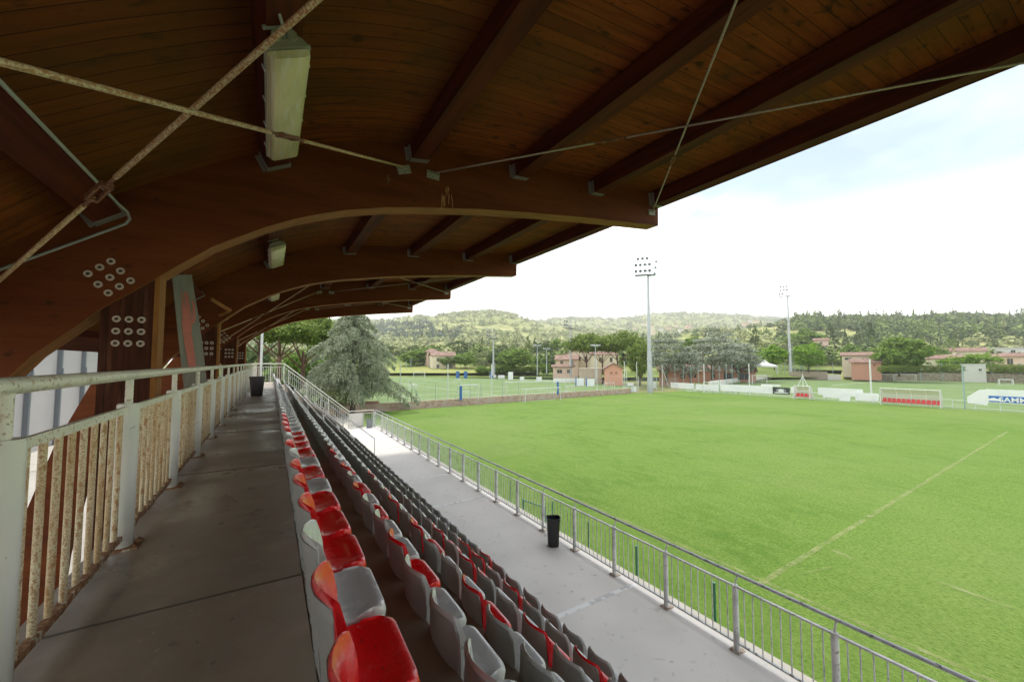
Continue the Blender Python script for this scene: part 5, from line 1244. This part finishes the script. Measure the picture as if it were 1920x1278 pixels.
# far touchline: fence with banners, dugouts
FA, FB = V(P2,0)+Vector((.6,1.5,0)), V(P4,0)+Vector((.9,0,0))
fd = (FB-FA).normalized(); FB = FB+fd*20
t = thing('touchline_fence', V(FA,ZF), 'low rail fence with scattered tall posts along the far touchline', 'fence')
b = MB(); b.tube([(0,0,1.0),((FB-FA).x,(FB-FA).y,1.0)], .03, 6); b.tube([(0,0,.2),((FB-FA).x,(FB-FA).y,.2)], .02, 6); b.build('rail', M['wpost'], t)
n = 34
for k in range(n+1):
    q = FA.lerp(FB, k/n)-FA; b = MB(); b.cyl(q.x,q.y,0,1.05,.035,6); b.build('post', M['wpost'], t)
for px, top, r_, m_ in ((1265,685,.04,'tpost'),(1281,685,.04,'tpost'),(1295,684,.04,'tpost'),(1309,684,.04,'tpost'),(1319.5,682,.075,'wpost'),(1336,684,.04,'tpost'),(1348,684,.04,'tpost'),(1361,682,.04,'tpost'),(1372,682,.04,'tpost'),(1383,682,.04,'gpost'),(1404,681,.07,'wpost'),(1504,700,.05,'wpost'),(1631,673,.09,'wpost'),(1804,684,.07,'tpost')):
    p = lineat(px, FA, FB)-FA; zt = ray(px, top).z*V(p+FA,ZF).dot(CF); b = MB(); b.cyl(p.x,p.y,0,zt-ZF,r_,8); b.build('tall_post', M[m_], t)
b = MB()
for x0, x1, x2 in ((1504,1483,1524),):
    pp = [lineat(x, FA, FB)-FA for x in (x0,x1,x2)]; zt = 3.4
    b.tube([(pp[0].x,pp[0].y,zt),(pp[1].x,pp[1].y,0)], .05, 6); b.tube([(pp[0].x,pp[0].y,zt),(pp[2].x,pp[2].y,0)], .05, 6)
b.build('brace', M['wpost'], t)
def fb(x0, x1, zt, zb, m_, lb, off=-.12, cut=None):
    p = lineat(x0, FA, FB); q = lineat(x1, FA, FB); nrm = Vector((-fd.y, fd.x, 0)); nrm = nrm if nrm.dot(CF) < 0 else -nrm
    p = p+nrm*abs(off); q = q+nrm*abs(off)
    return board(V(p,ZF), V(q,ZF), ZF+zb, ZF+zt, m_, lb, group=GB if m_ is M['banner'] else None, legs=False), p, q
fb(1257,1301,1.55,.45,M['banner'],'first long white banner right of the corner post')
fb(1304,1347,1.45,.35,M['banner'],'white banner behind the netted goal')
fb(1350,1447,1.65,.45,M['banner'],'longest white banner left of the black crest board')
tb, p, q = fb(1448,1480,1.55,.50,M['black'],'black board with a white crest and lettering on the touchline fence', -.2)
fb(1426,1462,1.95,1.66,M['banner'],'thin white banner strip showing above the longest one', -.05)
fb(1482,1494,1.75,.75,M['banner'],'short white banner between crest board and small dugout')
fb(1532,1616,1.80,.75,M['banner'],'wide white banner right of the small dugout')
fb(1541,1592,.74,.40,M['banner'],'lower hanging strip of white banner with a folded edge')
fb(1571,1591,.39,.05,M['banner'],'small square sheet hanging lowest under the wide banner')
fb(1602,1646,1.35,.30,M['banner'],'lower white banner just left of the long dugout', -.3)
# crest on the black board (plain shapes) and lettering on the blue banner
bc = (p+q)/2; ud = (q-p).normalized(); nrm = Vector((-ud.y, ud.x, 0)); nrm = nrm if nrm.dot(CF) < 0 else -nrm
b = MB()
def onb(s, z, o=.03): v_ = bc+ud*s+nrm*o; return Vector((v_.x-tb.location.x, v_.y-tb.location.y, z-.5))
for k in range(10):
    a0 = math.pi*k/9; b.add([onb(.72*math.cos(a0)-.06,1.02+.34*math.sin(a0)),onb(.72*math.cos(a0)+.06,1.02+.34*math.sin(a0)),onb(.5*math.cos(a0)+.06,.98+.2*math.sin(a0)),onb(.5*math.cos(a0)-.06,.98+.2*math.sin(a0))], [(0,1,2,3)])
b.add([onb(-.42,.86),onb(.42,.86),onb(.30,1.22),onb(0,1.34),onb(-.30,1.22)], [(0,1,2,3,4)])
b.add([onb(-1.0,.64),onb(1.0,.64),onb(1.0,.74),onb(-1.0,.74)], [(0,1,2,3)]); b.add([onb(-.8,.78),onb(.8,.78),onb(.7,.85),onb(-.7,.85)], [(0,1,2,3)])
for s in (-1.55,-1.25,1.25,1.55): b.add([onb(s-.1,.80),onb(s+.1,.80),onb(s+.1,.92),onb(s-.1,.92)], [(0,1,2,3)])
b.build('crest', M['banner'], tb)
def text_mesh(txt, size, m_, parent, M4):
    cu = bpy.data.curves.new('lettering', 'FONT'); cu.body = txt; cu.size = size; cu.extrude = .004; cu.offset = size*.02
    to = bpy.data.objects.new('lettering', cu); COL.objects.link(to)
    dg = bpy.context.evaluated_depsgraph_get(); dg.update(); me = bpy.data.meshes.new_from_object(to.evaluated_get(dg)); bpy.data.objects.remove(to)
    me.materials.clear(); me.materials.append(m_); o = bpy.data.objects.new('lettering', me); COL.objects.link(o); o.parent = parent; o.matrix_local = M4; return o
tw, p, q = fb(1846,2010,2.45,.95,M['banner'],'big white banner with a blue lettered panel at the right edge', -.25)
wc = lineat(1810, FA, FB)+nrm*.25; wd = lineat(1848, FA, FB)+nrm*.25
tt = thing('draped_sheet', V(wc,ZF), 'white sheet with slanted top corner left of the lettered banner', 'banner')
k = wd-wc; b = MB(); pts = [(0,.75),(1,.62),(1,2.40),(.62,2.35),(.30,1.9),(0,1.45)]
vs = [Vector((k.x*s,k.y*s,z)) for s, z in pts]+[Vector((k.x*s-nrm.x*.04,k.y*s-nrm.y*.04,z)) for s, z in pts]
b.add(vs, [(0,1,2,3,4,5),(11,10,9,8,7,6)]+[(i_,6+i_,6+(i_+1)%6,(i_+1)%6) for i_ in range(6)]); fixn(b.build('sheet', M['banner'], tt))
ud = fd.copy(); bl = lineat(1850, FA, FB)+nrm*.29; br_ = lineat(2010, FA, FB)+nrm*.29
loc0 = Vector(tw.location)
b = MB(); 
for z0, z1 in ((1.02,1.72),): b.add([Vector((bl.x,bl.y,ZF+z0))-loc0, Vector((br_.x,br_.y,ZF+z0))-loc0, Vector((br_.x,br_.y,ZF+z1))-loc0, Vector((bl.x,bl.y,ZF+z1))-loc0], [(0,1,2,3)])
b.build('lettered_panel', M['blue'], tw)
Rt = Matrix((( ud.x, 0, nrm.x, 0),(ud.y, 0, nrm.y, 0),(0, 1, 0, 0),(0,0,0,1)))
tp = lineat(1869, FA, FB)+nrm*.32
text_mesh('SAMMONTANA', .74, M['banner'], tw, Matrix.Translation(Vector((tp.x,tp.y,ZF+1.10))-loc0) @ Rt)
cp = lineat(1859, FA, FB)+nrm*.315; b = MB()
for k in range(3):
    o_ = (-.34,0,.34)[k]; rr = (.2,.3,.2)[k]; b.add([Vector((cp.x+ud.x*(o_+rr*math.cos(a)), cp.y+ud.y*(o_+rr*math.cos(a)), ZF+1.22+max(-.06,rr*math.sin(a))))+nrm*(.004*k)-loc0 for a in [2*math.pi*j/14 for j in range(14)]], [tuple(range(14))])
b.build('cloud_mark', M['banner'], tw)

def dugout(x0, x1, h, n, label, nb):
    p = lineat(x0, FA, FB)+nrm*1.6; q = lineat(x1, FA, FB)+nrm*1.6; w = (q-p).length; u_ = (q-p).normalized(); bk = -nrm
    t = thing('dugout', V(p,ZF), label, 'dugout')
    def Q(s, dd, z): return u_*s+bk*dd+Vector((0,0,z))
    b = MB()
    pr = [(0.05,h*.98),(.45,h),(.85,h*.93),(1.15,h*.72),(1.28,h*.45),(1.32,.25)]
    for (d0_, z0), (d1_, z1) in zip(pr, pr[1:]): b.add([Q(0,d0_,z0),Q(w,d0_,z0),Q(w,d1_,z1),Q(0,d1_,z1)], [(0,1,2,3)])
    for s in (0, w): b.add([Q(s,.1,.2)]+[Q(s,dd,z) for dd, z in pr], [tuple(range(7))])
    b.build('shell', M['poly'], t)
    for k in range(nb+1):
        s = w*k/nb; b = MB(); b.tube([Q(s,dd,z) for dd, z in pr]+[Q(s,1.32,0)], .022, 6)
        if k in (0, nb): b.tube([Q(s,.05,0),Q(s,.05,h*.98)], .045, 6); b.tube([Q(s,0,.05),Q(s,1.3,.05)], .03, 5)
        b.build('rib', M['wpost'], t)
    b = MB(); b.tube([Q(0,.05,h*.98),Q(w,.05,h*.98)], .022, 6); b.tube([Q(0,1.2,h*.6),Q(w,1.2,h*.6)], .02, 5); b.tube([Q(0,.5,.32),Q(w,.5,.32)], .03, 5); b.build('rail', M['wpost'], t)
    for k in range(n):
        s = w*(k+.5)/n; b = MB(); ww = w/n*.42
        b.add([Q(s-ww,.45,.42),Q(s+ww,.45,.42),Q(s+ww,.85,.40),Q(s-ww,.85,.40),Q(s+ww*.9,1.0,.86),Q(s-ww*.9,1.0,.86),Q(s-ww,.45,.36),Q(s+ww,.45,.36),Q(s+ww,.9,.34),Q(s-ww,.9,.34),Q(s+ww*.9,1.06,.84),Q(s-ww*.9,1.06,.84)], [(0,1,2,3),(3,2,4,5),(7,6,9,8),(8,9,11,10),(6,7,1,0),(5,4,10,11),(0,3,9,6),(3,5,11,9),(1,7,8,2),(2,8,10,4)]); b.build('seat', M['redseat2'], t)
    return t
dugout(1494,1523,2.0,4,'small clear-walled dugout with four red seats on the far touchline', 2)
dugout(1654,1764,2.15,12,'long curved clear-roofed dugout with a row of red seats', 4)

# gazebo tent
c = at(1434,700,112); t = thing('gazebo_tent', c, 'white pop-up gazebo tent beside the grey cedars', 'tent', rz=math.atan2(c.y,c.x)-math.pi/2)
b = MB(); s = 3.0; b.add([(-s,-s,2.3),(s,-s,2.3),(s,s,2.3),(-s,s,2.3),(0,0,3.9),(-s,-s,1.9),(s,-s,1.9),(s,s,1.9),(-s,s,1.9),(-s*.4,-s*.4,2.85),(s*.4,-s*.4,2.85),(s*.4,s*.4,2.85),(-s*.4,s*.4,2.85)],
 [(0,1,10,9),(1,2,11,10),(2,3,12,11),(3,0,9,12),(9,10,4),(10,11,4),(11,12,4),(12,9,4),(5,6,1,0),(6,7,2,1),(7,8,3,2),(8,5,0,3)]); b.build('canopy', M['banner'], t)
for x, y in ((-s,-s),(s,-s),(s,s),(-s,s)): b = MB(); b.cyl(x,y,0,2.2,.05,6); b.build('leg', M['wpost'], t)
# fence and walls beyond the right pitch
def wall(pts, h, m_, label, name='stone_wall', th=.4):
    b = MB()
    for p, q in zip(pts, pts[1:]): b.beam((p.x,p.y,p.z+h/2),(q.x,q.y,q.z+h/2),th,h)
    tag(b.build(name, m_), label, 'wall')
wall([atz(1480,710,ZQ), atz(1552,711.5,ZQ)], 2.6, M['sandwall'], 'sand-coloured retaining wall behind the right pitch', 'retaining_wall')
wall([atz(1552,712,ZQ), atz(1577,712.5,ZQ)], 1.7, M['whitew'], 'low white wall block at the foot of the grassy bank', 'retaining_wall')
wall([atz(1722,713.5,ZQ), atz(1800,715,ZQ), atz(1990,720,ZQ)], 2.4, M['stone'], 'rough stone retaining wall below the hedges')
wall([atz(1640,713,ZQ), atz(1722,713.5,ZQ)], 2.1, M['stone'], 'stretch of stone wall behind the twin goals')
wall([atz(1330,724,ZQ)+Vector((0,0,0)), atz(1380,716,ZQ), atz(1446,710,ZQ)], 1.1, M['whitew'], 'sloping white parapet wall beside the gazebo tent', 'parapet_wall')
b = MB(); a0, a1_ = atz(1574,712,ZQ), atz(1645,713,ZQ); k0, k1 = at(1580,691,140), at(1650,692,128)
b.add([a0,a1_,k1,k0,a0-Vector((0,0,1)),a1_-Vector((0,0,1)),k1-Vector((0,0,6)),k0-Vector((0,0,6))], [(0,1,2,3),(0,4,5,1),(1,5,6,2),(3,7,4,0)]); struct(b.build('grass_bank', M['meadow']))
FC, FD = atz(1425,708,ZQ), atz(1990,719,ZQ); FC.z = FD.z = 0
t = thing('rear_fence', V(FC,ZQ), 'teal posted mesh fence running behind the right pitch', 'fence')
for px, top in ((1455,680),(1464,680),(1472,680),(1489,680),(1504,681),(1533,679),(1561,680),(1590,681),(1652,679),(1687,679),(1725,680),(1765,680),(1858,682),(1912,680)):
    p = lineat(px, FC, FD); zt = ray(px, top).z*V(p,ZQ).dot(CF); b = MB(); b.cyl(p.x-FC.x,p.y-FC.y,0,zt-ZQ,.09,6); b.build('post', M['tpost'], t)
b = MB()
for px0, px1, px2 in ((1687,1679,1697),(1496,1490,1508),(1504,1497,1510)):
    pp = [lineat(x, FC, FD)-FC for x in (px0,px1,px2)]
    for q in pp[1:]: b.tube([(pp[0].x,pp[0].y,5.0),(q.x,q.y,2.3)], .07, 5)
b.build('brace', M['tpost'], t)
b = MB()
for z in (2.6,3.8,5.0): b.tube([(0,0,z),(FD.x-FC.x,FD.y-FC.y,z)], .025, 3)
b.build('wire', M['wire'], t)
# green posts and frame outside the pitch railing
for k, (px, py, h) in enumerate(((1341,1150,.9),(1194,1068,.9),(1104,1010,.85),(1036,962,.8),(957,925,.9))):
    p = atz(px, py+18, ZF+.1); p.z = ZF
    b = MB(); b.cyl(0,0,-.02,h,.028,8,.026); b.cyl(0,0,h,h+.02,.032,8); o = b.build('green_post', M['gpost'], None, True, 40); o.location = p
    tag(o, f'short dark green metal post just outside the railing, {ordw(k+1)} counting away from the viewer', 'post', 'green posts along the touchline')
t = thing('touchline_barrier', atz(981,968,ZF), 'low dark green two-legged frame outside the railing near the black bin', 'barrier')
b = MB(); b.tube([(0,0,0),(0,0,.62)], .03, 8); b.build('leg', M['gpost'], t); b = MB(); b.tube([(.22,-1.0,0),(.22,-1.0,.62)], .03, 8); b.build('leg', M['gpost'], t)
b = MB(); b.tube([(0,0,.58),(.22,-1.0,.58)], .025, 8); b.build('bar', M['gpost'], t)

b = MB(); n = 24
for i in range(n+1):
    x = 560+(1010-560)*i/n
    for y, d in ((699,133),(690,150),(681.5,170)): b.v.append(tuple(at(x, y, d)))
for i in range(n):
    for j in range(2): b.f.append((i*3+j, i*3+3+j, i*3+4+j, i*3+1+j)); b.mi.append(0)
struct(b.build('meadow', M['meadow'], None, True))

# air: one closed volume round the whole place
b = MB(); b.box(-3900,3900,-3900,3900,ZF-2.5,420)
hm = bpy.data.materials.new('haze'); hm.use_nodes = True; hn = hm.node_tree
for n in list(hn.nodes):
    if n.type == 'BSDF_PRINCIPLED': hn.nodes.remove(n)
pv = hn.nodes.new('ShaderNodeVolumePrincipled'); pv.inputs['Color'].default_value = (.97,.98,.96,1); pv.inputs['Density'].default_value = HAZE; pv.inputs['Anisotropy'].default_value = .3
hn.links.new(pv.outputs[0], [n for n in hn.nodes if n.type == 'OUTPUT_MATERIAL'][0].inputs['Volume'])
o = fixn(b.build('haze', hm)); o['kind'] = 'stuff'; o['label'] = 'thin pale summer haze over the whole valley'; o['category'] = 'haze'
